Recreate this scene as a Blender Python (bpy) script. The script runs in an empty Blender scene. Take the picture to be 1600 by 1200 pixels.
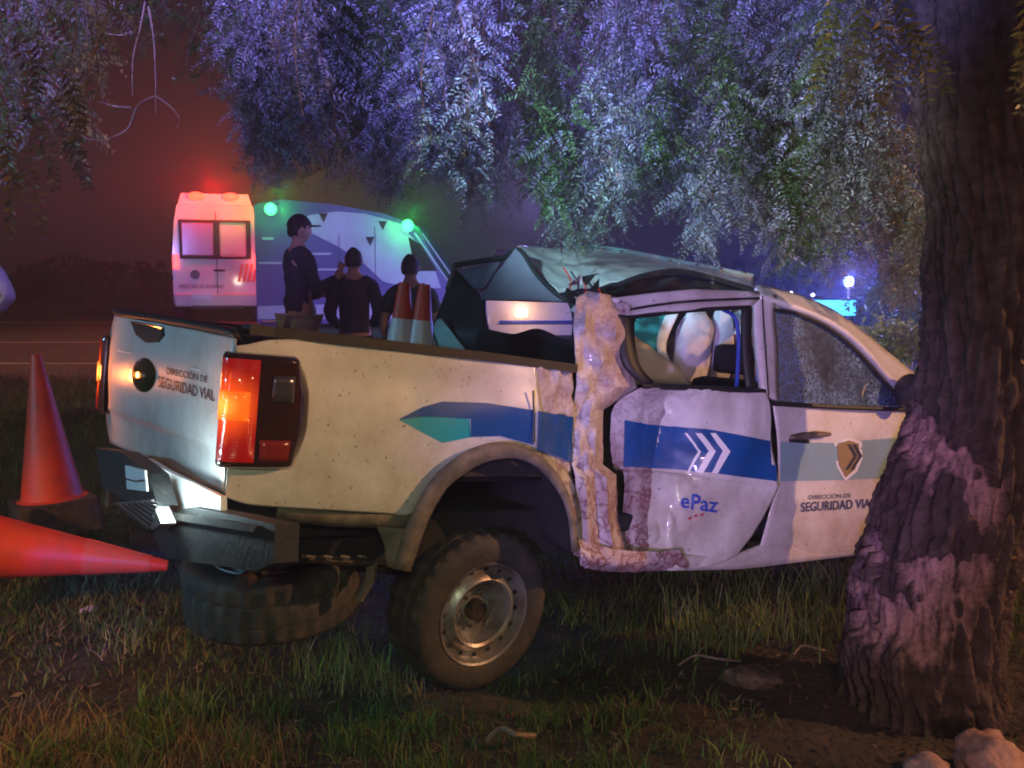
import bpy, bmesh, math, random
import numpy as np
from mathutils import Vector, Matrix, noise, Euler
from mathutils.bvhtree import BVHTree
random.seed(7); rng = np.random.default_rng(7)
R = math.radians
scene = bpy.context.scene
col = scene.collection

# ---------------------------------------------------------------- camera, sky, lamps, exposure
F, HOR, EYE = 1500.0, 445.0, 1.65                 # focal length and horizon of the 1600x1200 photograph, eye height
PITCH = math.atan((600 - HOR) / F)
cd = bpy.data.cameras.new('camera'); cam = bpy.data.objects.new('camera', cd); col.objects.link(cam)
cam.location = (0, 0, EYE); cam.rotation_euler = (math.pi / 2 - PITCH, 0, 0)
cd.sensor_width = 36; cd.lens = F / 1600 * 36; cd.clip_start = .05; cd.clip_end = 900
scene.camera = cam
scene.view_settings.view_transform = 'Standard'; scene.view_settings.look = 'None'
scene.view_settings.exposure = 0; scene.view_settings.gamma = 1; scene.view_settings.use_curve_mapping = False
scene.cycles.use_denoising = True; scene.cycles.filter_width = 1.9
scene.cycles.max_bounces = 6; scene.cycles.transparent_max_bounces = 12; scene.cycles.volume_bounces = 0
scene.cycles.sample_clamp_indirect = 3

world = bpy.data.worlds.new('World'); scene.world = world; world.use_nodes = True
nt = world.node_tree; nt.nodes.clear()
wo = nt.nodes.new('ShaderNodeOutputWorld'); bg = nt.nodes.new('ShaderNodeBackground'); nt.links.new(bg.outputs[0], wo.inputs[0])
tc = nt.nodes.new('ShaderNodeTexCoord'); sx = nt.nodes.new('ShaderNodeSeparateXYZ'); nt.links.new(tc.outputs['Generated'], sx.inputs[0])
mr = nt.nodes.new('ShaderNodeMapRange'); mr.inputs[1].default_value = -.8; mr.inputs[2].default_value = .55
nt.links.new(sx.outputs[0], mr.inputs[0])
cr = nt.nodes.new('ShaderNodeValToRGB'); nt.links.new(mr.outputs[0], cr.inputs[0])
cr.color_ramp.elements[0].color = (.026, .011, .012, 1); cr.color_ramp.elements[1].color = (.009, .010, .026, 1)
e = cr.color_ramp.elements.new(.55); e.color = (.016, .009, .015, 1)
nt.links.new(cr.outputs[0], bg.inputs[0]); bg.inputs[1].default_value = 1.0

def lamp(name, kind, loc, color, power, size=.1, target=None, angle=60, blend=.5):
    l = bpy.data.lights.new(name, kind); l.color = color; l.energy = power
    if kind != 'SUN': l.shadow_soft_size = size
    if kind == 'SPOT': l.spot_size = R(angle); l.spot_blend = blend
    o = bpy.data.objects.new(name, l); col.objects.link(o); o.location = loc
    if target: o.rotation_euler = (Vector(target) - Vector(loc)).to_track_quat('-Z', 'Y').to_euler()
    return o
WARM, VIO, BLUE, TEAL, RED, GRN = (1, .50, .22), (.40, .32, 1), (.10, .12, 1), (.25, .85, .9), (1, .03, .03), (.03, 1, .16)
# street lamps: off to the right, behind the photographer to the left, over the road beyond; then two added grass fills
lamp('street_lamp_light', 'SPOT', (9.4, 2.9, 4.1), WARM, 2600, .10, (.3, 4.6, .6), 48, .5)
lamp('road_lamp_light', 'SPOT', (-5.0, -2.5, 3.6), (1, .42, .10), 2500, .12, (-3.0, 3.7, -.1), 25, .9)
lamp('far_street_light', 'SPOT', (-9.0, 14.5, 8.5), (1, .42, .22), 1100, .2, (-9.0, 15.0, .6), 84, .7)
lamp('verge_fill_light', 'SPOT', (-8.5, 5.0, 4.6), (.75, .85, .35), 520, .2, (-4.2, 8.2, .3), 44, .8)  # spot added to lift the dark grass verge
lamp('corner_fill_light', 'SPOT', (-3.6, -1.5, 3.0), (1, .45, .10), 420, .1, (-1.9, 3.0, -.25), 20, .9)  # orange spot added to brighten the near left grass
# roof beacons of the emergency vehicles behind the photographer, those on the road beyond, and added fill spots
lamp('roof_beacon_light', 'SPOT', (-1.8, -2.5, 3.3), (.34, .26, 1), 8000, .12, (-2.9, 6.4, 3.9), 32, .7)
lamp('roof_beacon_light', 'SPOT', (-1.2, -2.5, 3.3), (.27, .23, 1), 8500, .12, (.1, 6.4, 4.0), 29, .7)
lamp('roof_beacon_light', 'SPOT', (-2.6, -2.5, 3.3), (.31, .33, 1), 7500, .12, (1.45, 6.4, 3.6), 24, .6)
lamp('tassel_fill_light', 'SPOT', (-2.6, -2.5, 3.3), (.62, .72, .75), 4500, .12, (2.35, 6.4, 2.0), 10, .8)  # narrow spot added to brighten the low tassels on the right
lamp('grass_fill_light', 'SPOT', (.2, -1.6, 2.6), (.85, 1, .55), 230, .3, (-.2, 3.5, -.25), 48, .9)  # fill added over the near grass
lamp('patrol_side_light', 'SPOT', (-2.2, -5.0, 1.4), (.52, .36, 1), 2900, .15, (1.45, 5.75, .85), 14, .6)
lamp('patrol_fill_light', 'POINT', (-4.6, -1.2, 1.7), (.42, .48, 1), 30, .25)
lamp('patrol_pink_light', 'POINT', (1.2, -2.8, 2.2), (1, .42, .48), 20, .25)
lamp('trunk_pink_light', 'SPOT', (.9, -2.6, 1.7), (1, .60, .60), 480, .2, (2.0, 4.1, .95), 34, .9)  # spot added to tint the trunk pink
lamp('cone_accent_light', 'SPOT', (-.7, -3.0, 1.3), BLUE, 2200, .05, (-2.25, 5.3, .0), 6, .6)  # narrow blue spot added to tint the cone base
lamp('green_side_light', 'SPOT', (-5.5, 4.4, 1.2), GRN, 130, .1, (-1.4, 4.3, .2), 12, .7)  # spot added to bring beacon green onto tyre and bumper
lamp('teal_beacon_light', 'SPOT', (-6.2, 2.4, 2.3), (.26, .68, 1), 380, .2, (-1.6, 4.8, 1.1), 54, .7)
lamp('teal_roof_light', 'SPOT', (-2.6, -.5, 3.2), (.42, .80, .95), 4500, .15, (.9, 6.0, 1.95), 12, .7)  # spot added to lift the crushed roof in teal
lamp('beyond_patrol_light', 'POINT', (.3, 13.6, 2.9), VIO, 240, .15)
lamp('beyond_patrol_light', 'POINT', (3.6, 10.2, 1.8), (.28, .32, 1), 260, .15)
lamp('far_patrol_light', 'SPOT', (-1.6, 11.5, 1.9), (.30, .17, 1), 1500, .2, (-2.9, 20.5, 1.6), 31, .7)

# ---------------------------------------------------------------- helpers
def px_ray(px, py):
    x = (px - 800) / F; u = (600 - py) / F; c, s = math.cos(PITCH), math.sin(PITCH)
    return Vector((x, c + u * s, -s + u * c))
def at(px, py, d):                                # world point seen there at distance d (world y)
    r = px_ray(px, py); return Vector((0, 0, EYE)) + r * (d / r.y)
TROT = Euler((R(-.9), R(6.3), R(34.3)), 'XYZ'); TLOC = Vector((-.638, 4.533, .006))
TM = Matrix.Translation(TLOC) @ TROT.to_matrix().to_4x4(); TI = TM.inverted()
CO = TI @ Vector((0, 0, EYE))
def tray(px, py): return (TI.to_3x3() @ px_ray(px, py))
def SY(px, py, y=-.93):                           # point of the truck (its own axes) on the plane y
    d = tray(px, py); return CO + d * ((y - CO.y) / d.y)
def SX(px, py, x=-1.13):
    d = tray(px, py); return CO + d * ((x - CO.x) / d.x)

def link(o, parent=None):
    col.objects.link(o)
    if parent is not None: o.parent = parent
    return o
def tag(o, label=None, cat=None, group=None, kind=None):
    if label: o['label'] = label
    if cat: o['category'] = cat
    if group: o['group'] = group
    if kind: o['kind'] = kind
    return o
def empty(name, loc, rz=0, rot=None):
    o = bpy.data.objects.new(name, None); o.empty_display_size = .2; col.objects.link(o)
    o.location = loc; o.rotation_euler = rot if rot else (0, 0, rz); return o
def mesh_obj(name, verts, faces, mat, parent=None, smooth=False, loc=None):
    m = bpy.data.meshes.new(name); m.from_pydata([tuple(v) for v in verts], [], faces); m.update()
    if mat: m.materials.append(mat)
    if smooth: m.polygons.foreach_set('use_smooth', [True] * len(m.polygons))
    o = bpy.data.objects.new(name, m); link(o, parent)
    if loc is not None: o.location = loc
    return o
def solid(o, t, off=0):
    s = o.modifiers.new('s', 'SOLIDIFY'); s.thickness = t; s.offset = off; return o
def bm_obj(name, bm, mat, parent=None, smooth=False, bevel=0):
    if bevel:
        bmesh.ops.bevel(bm, geom=[e for e in bm.edges if e.calc_face_angle(0) > .5], offset=bevel, segments=2, affect='EDGES', profile=.6)
    bmesh.ops.recalc_face_normals(bm, faces=bm.faces)
    m = bpy.data.meshes.new(name); bm.to_mesh(m); bm.free(); m.materials.append(mat)
    if smooth: m.polygons.foreach_set('use_smooth', [True] * len(m.polygons)); 
    if smooth == 'auto': m.set_sharp_from_angle(angle=R(40))
    return link(bpy.data.objects.new(name, m), parent)
def box_bm(c, s, bm=None, M=None):
    bm = bm or bmesh.new()
    mt = Matrix.Translation(c) @ (M or Matrix()) @ Matrix.Diagonal((s[0], s[1], s[2], 1))
    bmesh.ops.create_cube(bm, size=1, matrix=mt); return bm
def box(name, c, s, mat, parent=None, bevel=.01, M=None):
    return bm_obj(name, box_bm(c, s, None, M), mat, parent, False, bevel)
def tube_bm(pts, r, n=10, bm=None, cap=True):
    bm = bm or bmesh.new(); pts = [Vector(p) for p in pts]; rings = []
    rr = r if isinstance(r, (list, tuple)) else [r] * len(pts)
    up = Vector((0, 0, 1))
    for i, p in enumerate(pts):
        t = (pts[min(i + 1, len(pts) - 1)] - pts[max(i - 1, 0)]).normalized()
        a = t.cross(up)
        if a.length < .05: a = t.cross(Vector((0, 1, 0)))
        a.normalize(); b = t.cross(a).normalized()
        rings.append([bm.verts.new(p + a * math.cos(k * 2 * math.pi / n) * rr[i] + b * math.sin(k * 2 * math.pi / n) * rr[i]) for k in range(n)])
    for i in range(len(rings) - 1):
        for k in range(n): bm.faces.new((rings[i][k], rings[i][(k + 1) % n], rings[i + 1][(k + 1) % n], rings[i + 1][k]))
    if cap:
        bm.faces.new(rings[0]); bm.faces.new(rings[-1][::-1])
    return bm
def tube(name, pts, r, mat, parent=None, n=10): return bm_obj(name, tube_bm(pts, r, n), mat, parent, 'auto')
def lathe(name, prof, mat, parent=None, n=48, M=None, fn=None):   # prof: (radius, height along z)
    verts, faces = [], []
    for r, h in prof:
        for k in range(n):
            a = 2 * math.pi * k / n; v = Vector((r * math.cos(a), r * math.sin(a), h))
            if fn: v = fn(v, a)
            verts.append(M @ v if M else v)
    for i in range(len(prof) - 1):
        for k in range(n): faces.append((i * n + k, i * n + (k + 1) % n, (i + 1) * n + (k + 1) % n, (i + 1) * n + k))
    o = mesh_obj(name, verts, faces, mat, parent, True)
    o.data.set_sharp_from_angle(angle=R(35)); return o
def crom(p0, p1, p2, p3, t):
    return .5 * ((2 * p1) + (p2 - p0) * t + (2 * p0 - 5 * p1 + 4 * p2 - p3) * t * t + (3 * p1 - p0 - 3 * p2 + p3) * t ** 3)
def resample(row, s, smooth=True):
    out = []
    for i in range(len(row) - 1):
        p0, p1, p2, p3 = row[max(i - 1, 0)], row[i], row[i + 1], row[min(i + 2, len(row) - 1)]
        for k in range(s):
            t = k / s; out.append(crom(p0, p1, p2, p3, t) if smooth else p1.lerp(p2, t))
    out.append(row[-1].copy()); return out
def surf(name, rows, mat, parent=None, su=4, sv=4, fn=None, smooth=True, thick=.006, hsmooth=None):
    rows = [resample([Vector(p) for p in r], su, smooth if hsmooth is None else hsmooth) for r in rows]
    cols_ = [resample([r[i] for r in rows], sv, smooth) for i in range(len(rows[0]))]
    nr, nc = len(cols_[0]), len(cols_)
    verts = [cols_[j][i] for i in range(nr) for j in range(nc)]
    if fn: verts = [fn(v.copy()) for v in verts]
    faces = [(i * nc + j, i * nc + j + 1, (i + 1) * nc + j + 1, (i + 1) * nc + j) for i in range(nr - 1) for j in range(nc - 1)]
    o = mesh_obj(name, verts, faces, mat, parent, True)
    if thick: solid(o, thick)
    return o
def bvh_of(objs):
    vs, fs = [], []
    for o in objs:
        b = len(vs); vs += [v.co.copy() for v in o.data.vertices]; fs += [[b + i for i in p.vertices] for p in o.data.polygons]
    return BVHTree.FromPolygons(vs, fs)
def on_skin(bvh, px, py, off=.004):
    d = tray(px, py).normalized(); h = bvh.ray_cast(CO, d)
    if h[0] is None: return None
    n = h[1] if h[1].dot(d) < 0 else -h[1]
    return h[0] + n * off
def decal_quad(name, rows, mat, bvh, parent, n=14, m=5, off=.004):
    """vinyl laid on the sheet metal; rows = two matching outlines (top, bottom) as seen points"""
    top = resample([Vector((*p, 0)) for p in rows[0]], n, False); bot = resample([Vector((*p, 0)) for p in rows[1]], n, False)
    V, ok, faces = [], [], []
    for i in range(m + 1):
        for a, b in zip(top, bot):
            q = a.lerp(b, i / m); h = on_skin(bvh, q.x, q.y, off); ok.append(h is not None); V.append(h or Vector())
    nc = len(top)
    for i in range(m):
        for j in range(nc - 1):
            f = (i * nc + j, i * nc + j + 1, (i + 1) * nc + j + 1, (i + 1) * nc + j)
            if all(ok[k] for k in f) and max((V[f[k]] - V[f[k - 1]]).length for k in range(4)) < .3: faces.append(f)
    return mesh_obj(name, V, faces, mat, parent, True)
def text_mesh(body, bold=.0):
    c = bpy.data.curves.new('t', 'FONT'); c.body = body; c.size = 1; c.offset = bold; c.resolution_u = 3; c.align_x = 'LEFT'
    o = bpy.data.objects.new('t', c); col.objects.link(o)
    m = bpy.data.meshes.new_from_object(o.evaluated_get(bpy.context.evaluated_depsgraph_get()))
    V = [v.co.copy() for v in m.vertices]; Fc = [tuple(p.vertices) for p in m.polygons]
    bpy.data.objects.remove(o); bpy.data.curves.remove(c); bpy.data.meshes.remove(m)
    x0 = min(v.x for v in V); x1 = max(v.x for v in V); y1 = max(v.y for v in V)
    return [((v.x - x0) / (x1 - x0), v.y / y1) for v in V], Fc
def decal_text(name, body, a, b, h, mat, bvh, parent, bold=.0, off=.006, hy=None):
    """lettering on the metal; a, b = ends of the baseline, h = capital height"""
    V, Fc = text_mesh(body, bold); out = []
    for u, v in V:
        p = on_skin(bvh, a[0] + (b[0] - a[0]) * u + (hy or 0) * v, a[1] + (b[1] - a[1]) * u - h * v, off)
        out.append(p if p is not None else Vector())
    return mesh_obj(name, out, Fc, mat, parent)
def flat_text(name, body, o0, U, Vv, mat, parent, bold=.0):
    V, Fc = text_mesh(body, bold)
    return mesh_obj(name, [o0 + U * u + Vv * v for u, v in V], Fc, mat, parent)

# ---------------------------------------------------------------- materials
def mat(name, color=(.5, .5, .5), rough=.5, metal=0, coat=0, noise_c=None, scale=8, bump=0, bscale=30, emit=None, estr=0, detail=6, lo=.4, hi=.65, spec=None):
    m = bpy.data.materials.new(name); m.use_nodes = True; n = m.node_tree.nodes; l = m.node_tree.links
    b = n['Principled BSDF']; b.inputs['Base Color'].default_value = (*color, 1); b.inputs['Roughness'].default_value = rough
    b.inputs['Metallic'].default_value = metal; b.inputs['Coat Weight'].default_value = coat; b.inputs['Coat Roughness'].default_value = .08
    if spec is not None: b.inputs['Specular IOR Level'].default_value = spec
    tc = n.new('ShaderNodeTexCoord')
    if noise_c:
        t = n.new('ShaderNodeTexNoise'); t.inputs['Scale'].default_value = scale; t.inputs['Detail'].default_value = detail; t.inputs['Roughness'].default_value = .65
        l.new(tc.outputs['Object'], t.inputs['Vector'])
        r = n.new('ShaderNodeValToRGB'); r.color_ramp.elements[0].position = lo; r.color_ramp.elements[1].position = hi
        r.color_ramp.elements[0].color = (*color, 1); r.color_ramp.elements[1].color = (*noise_c, 1)
        l.new(t.outputs[0], r.inputs[0]); l.new(r.outputs[0], b.inputs['Base Color'])
    if bump:
        t2 = n.new('ShaderNodeTexNoise'); t2.inputs['Scale'].default_value = bscale; t2.inputs['Detail'].default_value = 5
        l.new(tc.outputs['Object'], t2.inputs['Vector']); bp = n.new('ShaderNodeBump'); bp.inputs['Strength'].default_value = 1
        bp.inputs['Distance'].default_value = bump; l.new(t2.outputs[0], bp.inputs['Height']); l.new(bp.outputs[0], b.inputs['Normal'])
    if emit: b.inputs['Emission Color'].default_value = (*emit, 1); b.inputs['Emission Strength'].default_value = estr
    return m
def attr_mat(name, attr='tint', rough=.6, trans=.0, spec=.3, bump=0, bscale=40):
    m = bpy.data.materials.new(name); m.use_nodes = True; n = m.node_tree.nodes; l = m.node_tree.links
    b = n['Principled BSDF']; a = n.new('ShaderNodeAttribute'); a.attribute_name = attr; l.new(a.outputs['Color'], b.inputs['Base Color'])
    b.inputs['Roughness'].default_value = rough; b.inputs['Specular IOR Level'].default_value = spec
    if trans:
        t = n.new('ShaderNodeBsdfTranslucent'); l.new(a.outputs['Color'], t.inputs[0]); mx = n.new('ShaderNodeMixShader'); mx.inputs[0].default_value = trans
        l.new(b.outputs[0], mx.inputs[1]); l.new(t.outputs[0], mx.inputs[2]); l.new(mx.outputs[0], n['Material Output'].inputs[0])
    if bump:
        tc = n.new('ShaderNodeTexCoord'); t2 = n.new('ShaderNodeTexNoise'); t2.inputs['Scale'].default_value = bscale; t2.inputs['Detail'].default_value = 8
        l.new(tc.outputs['Object'], t2.inputs['Vector']); bp = n.new('ShaderNodeBump'); bp.inputs['Distance'].default_value = bump
        l.new(t2.outputs[0], bp.inputs['Height']); l.new(bp.outputs[0], b.inputs['Normal'])
    return m
def paint_mat(name, color, dirt=(.30, .22, .15), amount=.5, speck=True, rough=.32):
    """car paint with road dust and mud splashes of their own shape"""
    m = mat(name, color, rough, 0, .5); n = m.node_tree.nodes; l = m.node_tree.links; b = n['Principled BSDF']
    tc = n.new('ShaderNodeTexCoord')
    t = n.new('ShaderNodeTexNoise'); t.inputs['Scale'].default_value = 3.2; t.inputs['Detail'].default_value = 9; t.inputs['Roughness'].default_value = .7
    t3 = n.new('ShaderNodeTexNoise'); t3.inputs['Scale'].default_value = 62; t3.inputs['Detail'].default_value = 3
    for q in (t, t3): l.new(tc.outputs['Object'], q.inputs['Vector'])
    r = n.new('ShaderNodeMapRange'); r.inputs[1].default_value = .42; r.inputs[2].default_value = .8; r.inputs[4].default_value = amount
    sz = n.new('ShaderNodeSeparateXYZ'); l.new(tc.outputs['Object'], sz.inputs[0]); mz = n.new('ShaderNodeMapRange'); mz.inputs[1].default_value = 1.0; mz.inputs[2].default_value = .45; mz.inputs[4].default_value = .22 if speck else 0; l.new(sz.outputs[2], mz.inputs[0])
    az = n.new('ShaderNodeMath'); az.operation = 'ADD'; l.new(t.outputs[0], az.inputs[0]); l.new(mz.outputs[0], az.inputs[1]); l.new(az.outputs[0], r.inputs[0])
    r3 = n.new('ShaderNodeMapRange'); r3.inputs[1].default_value = .67; r3.inputs[2].default_value = .72; r3.inputs[4].default_value = .8 if speck else 0; l.new(t3.outputs[0], r3.inputs[0])
    mx = n.new('ShaderNodeMix'); mx.data_type = 'RGBA'; mx.inputs[6].default_value = (*color, 1); mx.inputs[7].default_value = (*dirt, 1); l.new(r.outputs[0], mx.inputs[0])
    mx2 = n.new('ShaderNodeMix'); mx2.data_type = 'RGBA'; mx2.inputs[7].default_value = (dirt[0] * .35, dirt[1] * .3, dirt[2] * .3, 1)
    l.new(mx.outputs[2], mx2.inputs[6]); l.new(r3.outputs[0], mx2.inputs[0]); l.new(mx2.outputs[2], b.inputs['Base Color'])
    ra = n.new('ShaderNodeMapRange'); ra.inputs[3].default_value = rough; ra.inputs[4].default_value = .7; l.new(r.outputs[0], ra.inputs[0]); l.new(ra.outputs[0], b.inputs['Roughness'])
    return m
def crushed_mat():
    """paint torn and scraped: bare rust-red cracks and bark stains run over it"""
    m = paint_mat('crushed_paint', (.62, .58, .60), (.24, .12, .12), 1.0, True, .5); n = m.node_tree.nodes; l = m.node_tree.links; b = n['Principled BSDF']; b.inputs['Coat Weight'].default_value = .08
    tc = n.new('ShaderNodeTexCoord'); v = n.new('ShaderNodeTexVoronoi'); v.feature = 'DISTANCE_TO_EDGE'; v.inputs['Scale'].default_value = 11
    ns = n.new('ShaderNodeTexNoise'); ns.inputs['Scale'].default_value = 6; ns.inputs['Detail'].default_value = 6
    ad = n.new('ShaderNodeMix'); ad.data_type = 'RGBA'; ad.inputs[0].default_value = .28; l.new(tc.outputs['Object'], ad.inputs[6]); l.new(ns.outputs['Color'], ad.inputs[7]); l.new(tc.outputs['Object'], ns.inputs['Vector'])
    l.new(ad.outputs[2], v.inputs['Vector'])
    r = n.new('ShaderNodeMapRange'); r.inputs[1].default_value = .0; r.inputs[2].default_value = .11; r.inputs[3].default_value = .95; r.inputs[4].default_value = 0; l.new(v.outputs[0], r.inputs[0])
    sp = n.new('ShaderNodeSeparateXYZ'); l.new(tc.outputs['Object'], sp.inputs[0])
    zr = n.new('ShaderNodeMapRange'); zr.inputs[1].default_value = 1.0; zr.inputs[2].default_value = .75; l.new(sp.outputs[2], zr.inputs[0])
    zr.inputs[3].default_value = .4
    mu = n.new('ShaderNodeMath'); mu.operation = 'MULTIPLY'; l.new(r.outputs[0], mu.inputs[0]); l.new(zr.outputs[0], mu.inputs[1])
    old = b.inputs['Base Color'].links[0].from_socket; mx = n.new('ShaderNodeMix'); mx.data_type = 'RGBA'; mx.inputs[7].default_value = (.16, .035, .035, 1)
    l.new(old, mx.inputs[6]); l.new(mu.outputs[0], mx.inputs[0]); l.new(mx.outputs[2], b.inputs['Base Color'])
    bp = n.new('ShaderNodeBump'); ns.inputs['Scale'].default_value = 11; bp.inputs['Distance'].default_value = .014; l.new(ns.outputs[0], bp.inputs['Height']); l.new(bp.outputs[0], b.inputs['Normal'])
    return m
M = dict(
    white=paint_mat('white_paint', (.70, .69, .67), (.30, .21, .14), .7),
    crush=crushed_mat(),
    teal_paint_reflection=paint_mat('teal_paint_reflection', (.30, .52, .52), (.2, .2, .2), .3, False),  # rail paint; also the reflection colour on the far pillar
    blue_vinyl=paint_mat('blue_vinyl', (.008, .085, .30), (.06, .07, .09), .5, False, .35),
    teal_vinyl=paint_mat('teal_vinyl', (.02, .40, .46), (.10, .2, .2), .4, False, .35),
    pale_vinyl=paint_mat('pale_vinyl', (.26, .42, .46), (.2, .2, .17), .5, False, .35),
    white_vinyl=mat('white_vinyl', (.80, .80, .80), .4),
    navy=mat('navy_lettering', (.03, .07, .42), .5), letter=mat('dark_lettering', (.035, .04, .07), .5), gold=mat('gold_print', (.30, .21, .10), .5), redprint=mat('red_print', (.45, .03, .06), .5),
    black=mat('black_plastic', (.018, .018, .02), .5, noise_c=(.028, .026, .022), scale=9, bump=.0015, bscale=160),
    rubber=mat('black_rubber', (.014, .014, .015), .75, noise_c=(.07, .055, .04), scale=14, bump=.002, bscale=90),
    bumper=mat('bumper_plastic', (.008, .009, .009), .6, noise_c=(.03, .028, .024), scale=7, bump=.003, bscale=40, lo=.5, hi=.8),
    dusty=mat('dusty_trim', (.10, .085, .065), .7, noise_c=(.22, .17, .12), scale=13, bump=.002, bscale=60),
    tyre=mat('tyre_rubber', (.035, .032, .03), .72, noise_c=(.085, .06, .038), scale=11, bump=.003, bscale=70, lo=.42, hi=.75),
    steel=mat('wheel_steel', (.36, .35, .36), .38, .6, noise_c=(.20, .15, .12), scale=8, bump=.001, bscale=80),
    darksteel=mat('dark_steel', (.035, .032, .03), .6, .5, noise_c=(.10, .06, .04), scale=20, bump=.003, bscale=60),
    chrome=mat('chrome', (.75, .75, .75), .15, 1),
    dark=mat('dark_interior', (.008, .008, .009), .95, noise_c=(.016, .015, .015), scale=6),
    liner=mat('headliner', (.12, .11, .15), .9, noise_c=(.17, .15, .2), scale=4, bump=.004, bscale=22),
    airbag=mat('airbag_cloth', (.60, .58, .62), .85, noise_c=(.50, .47, .5), scale=5, bump=.006, bscale=14),
    cream=mat('cream_cloth', (.62, .52, .36), .85, bump=.004, bscale=14), tealcloth=mat('teal_cloth', (.04, .36, .38), .8, bump=.004, bscale=20),
    smoked=mat('smoked_lens', (.030, .014, .012), .12, 0, 1, noise_c=(.05, .016, .01), scale=16),
    redlens=mat('red_lens', (.25, .008, .006), .2, 0, .8, emit=(1, .016, .006), estr=.42, noise_c=(.25, .01, .01), scale=25),
    amber=mat('lit_amber_lens', (.45, .10, .01), .3, emit=(1, .24, .012), estr=1.6),
    platelamp=mat('plate_lamp_lens', (.9, .9, .9), .3, emit=(.75, .95, 1), estr=5),
    cone=mat('cone_orange', (.72, .055, .02), .5, noise_c=(.50, .06, .03), scale=6, bump=.001, bscale=50),
    sleeve=mat('cone_sleeve', (.70, .09, .04), .4, noise_c=(.55, .12, .07), scale=30),
    band=mat('cone_white_band', (.62, .60, .62), .4), 
    redbeacon=mat('red_beacon', (.8, .05, .03), .3, emit=(1, .06, .03), estr=5), greenbeacon=mat('green_beacon', (.1, .8, .2), .3, emit=(.06, 1, .22), estr=4),
    bluebeacon=mat('blue_beacon', (.1, .1, .8), .3, emit=(.16, .22, 1), estr=10), cyanbar=mat('cyan_light_bar', (.1, .5, .8), .3, emit=(.05, .42, 1), estr=2.4),
    whitelamp=mat('white_lamp', (.9, .9, .9), .3, emit=(.9, .9, 1), estr=6), amberlamp=mat('amber_lamp', (.9, .5, .2), .3, emit=(1, .5, .22), estr=7),
    taillamp=mat('tail_lamp_lit', (.8, .05, .05), .3, emit=(1, .06, .04), estr=4),
    vanwhite=mat('van_white', (.72, .72, .72), .4, 0, .3, noise_c=(.62, .6, .6), scale=2), vanblue=mat('van_blue', (.16, .14, .30), .4, 0, .3),
    skin=mat('skin', (.36, .20, .13), .6), hair=mat('hair', (.012, .01, .01), .7), jacket=mat('dark_jacket', (.022, .018, .03), .85, bump=.006, bscale=18),
    green_shirt=mat('dark_green_shirt', (.02, .035, .025), .85, bump=.006, bscale=18), trousers=mat('dark_trousers', (.02, .02, .028), .85, bump=.005, bscale=20),
    khaki=mat('khaki_trousers', (.30, .26, .18), .85, bump=.005, bscale=20), pinkshirt=mat('pale_sleeve', (.52, .42, .46), .8, bump=.006, bscale=20), shoe=mat('shoe', (.015, .013, .012), .5),
    asphalt=mat('asphalt', (.05, .047, .045), .85, noise_c=(.085, .075, .065), scale=1.4, bump=.01, bscale=50), roadpaint=mat('road_paint', (.62, .58, .5), .7, noise_c=(.35, .32, .28), scale=4),
    foliage_far=attr_mat('far_leaves', rough=.8), leaf=attr_mat('pepper_leaves', rough=.42, trans=.42, spec=.5), grass=attr_mat('grass_blades', rough=.6, trans=.2),
    bark_far=mat('far_bark', (.05, .04, .03), .9), twig=mat('twig', (.16, .10, .07), .8, noise_c=(.26, .18, .12), scale=30),
    peel=mat('exposed_wood', (.46, .27, .24), .8, noise_c=(.26, .13, .11), scale=9, bump=.012, bscale=26),
    fibre=mat('bark_fibre', (.42, .25, .12), .85, noise_c=(.22, .12, .06), scale=20), debris_red=mat('red_plastic', (.6, .03, .02), .35),
    plate=mat('number_plate', (.78, .80, .80), .4), paper=mat('pale_litter', (.5, .45, .5), .7),
)
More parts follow.
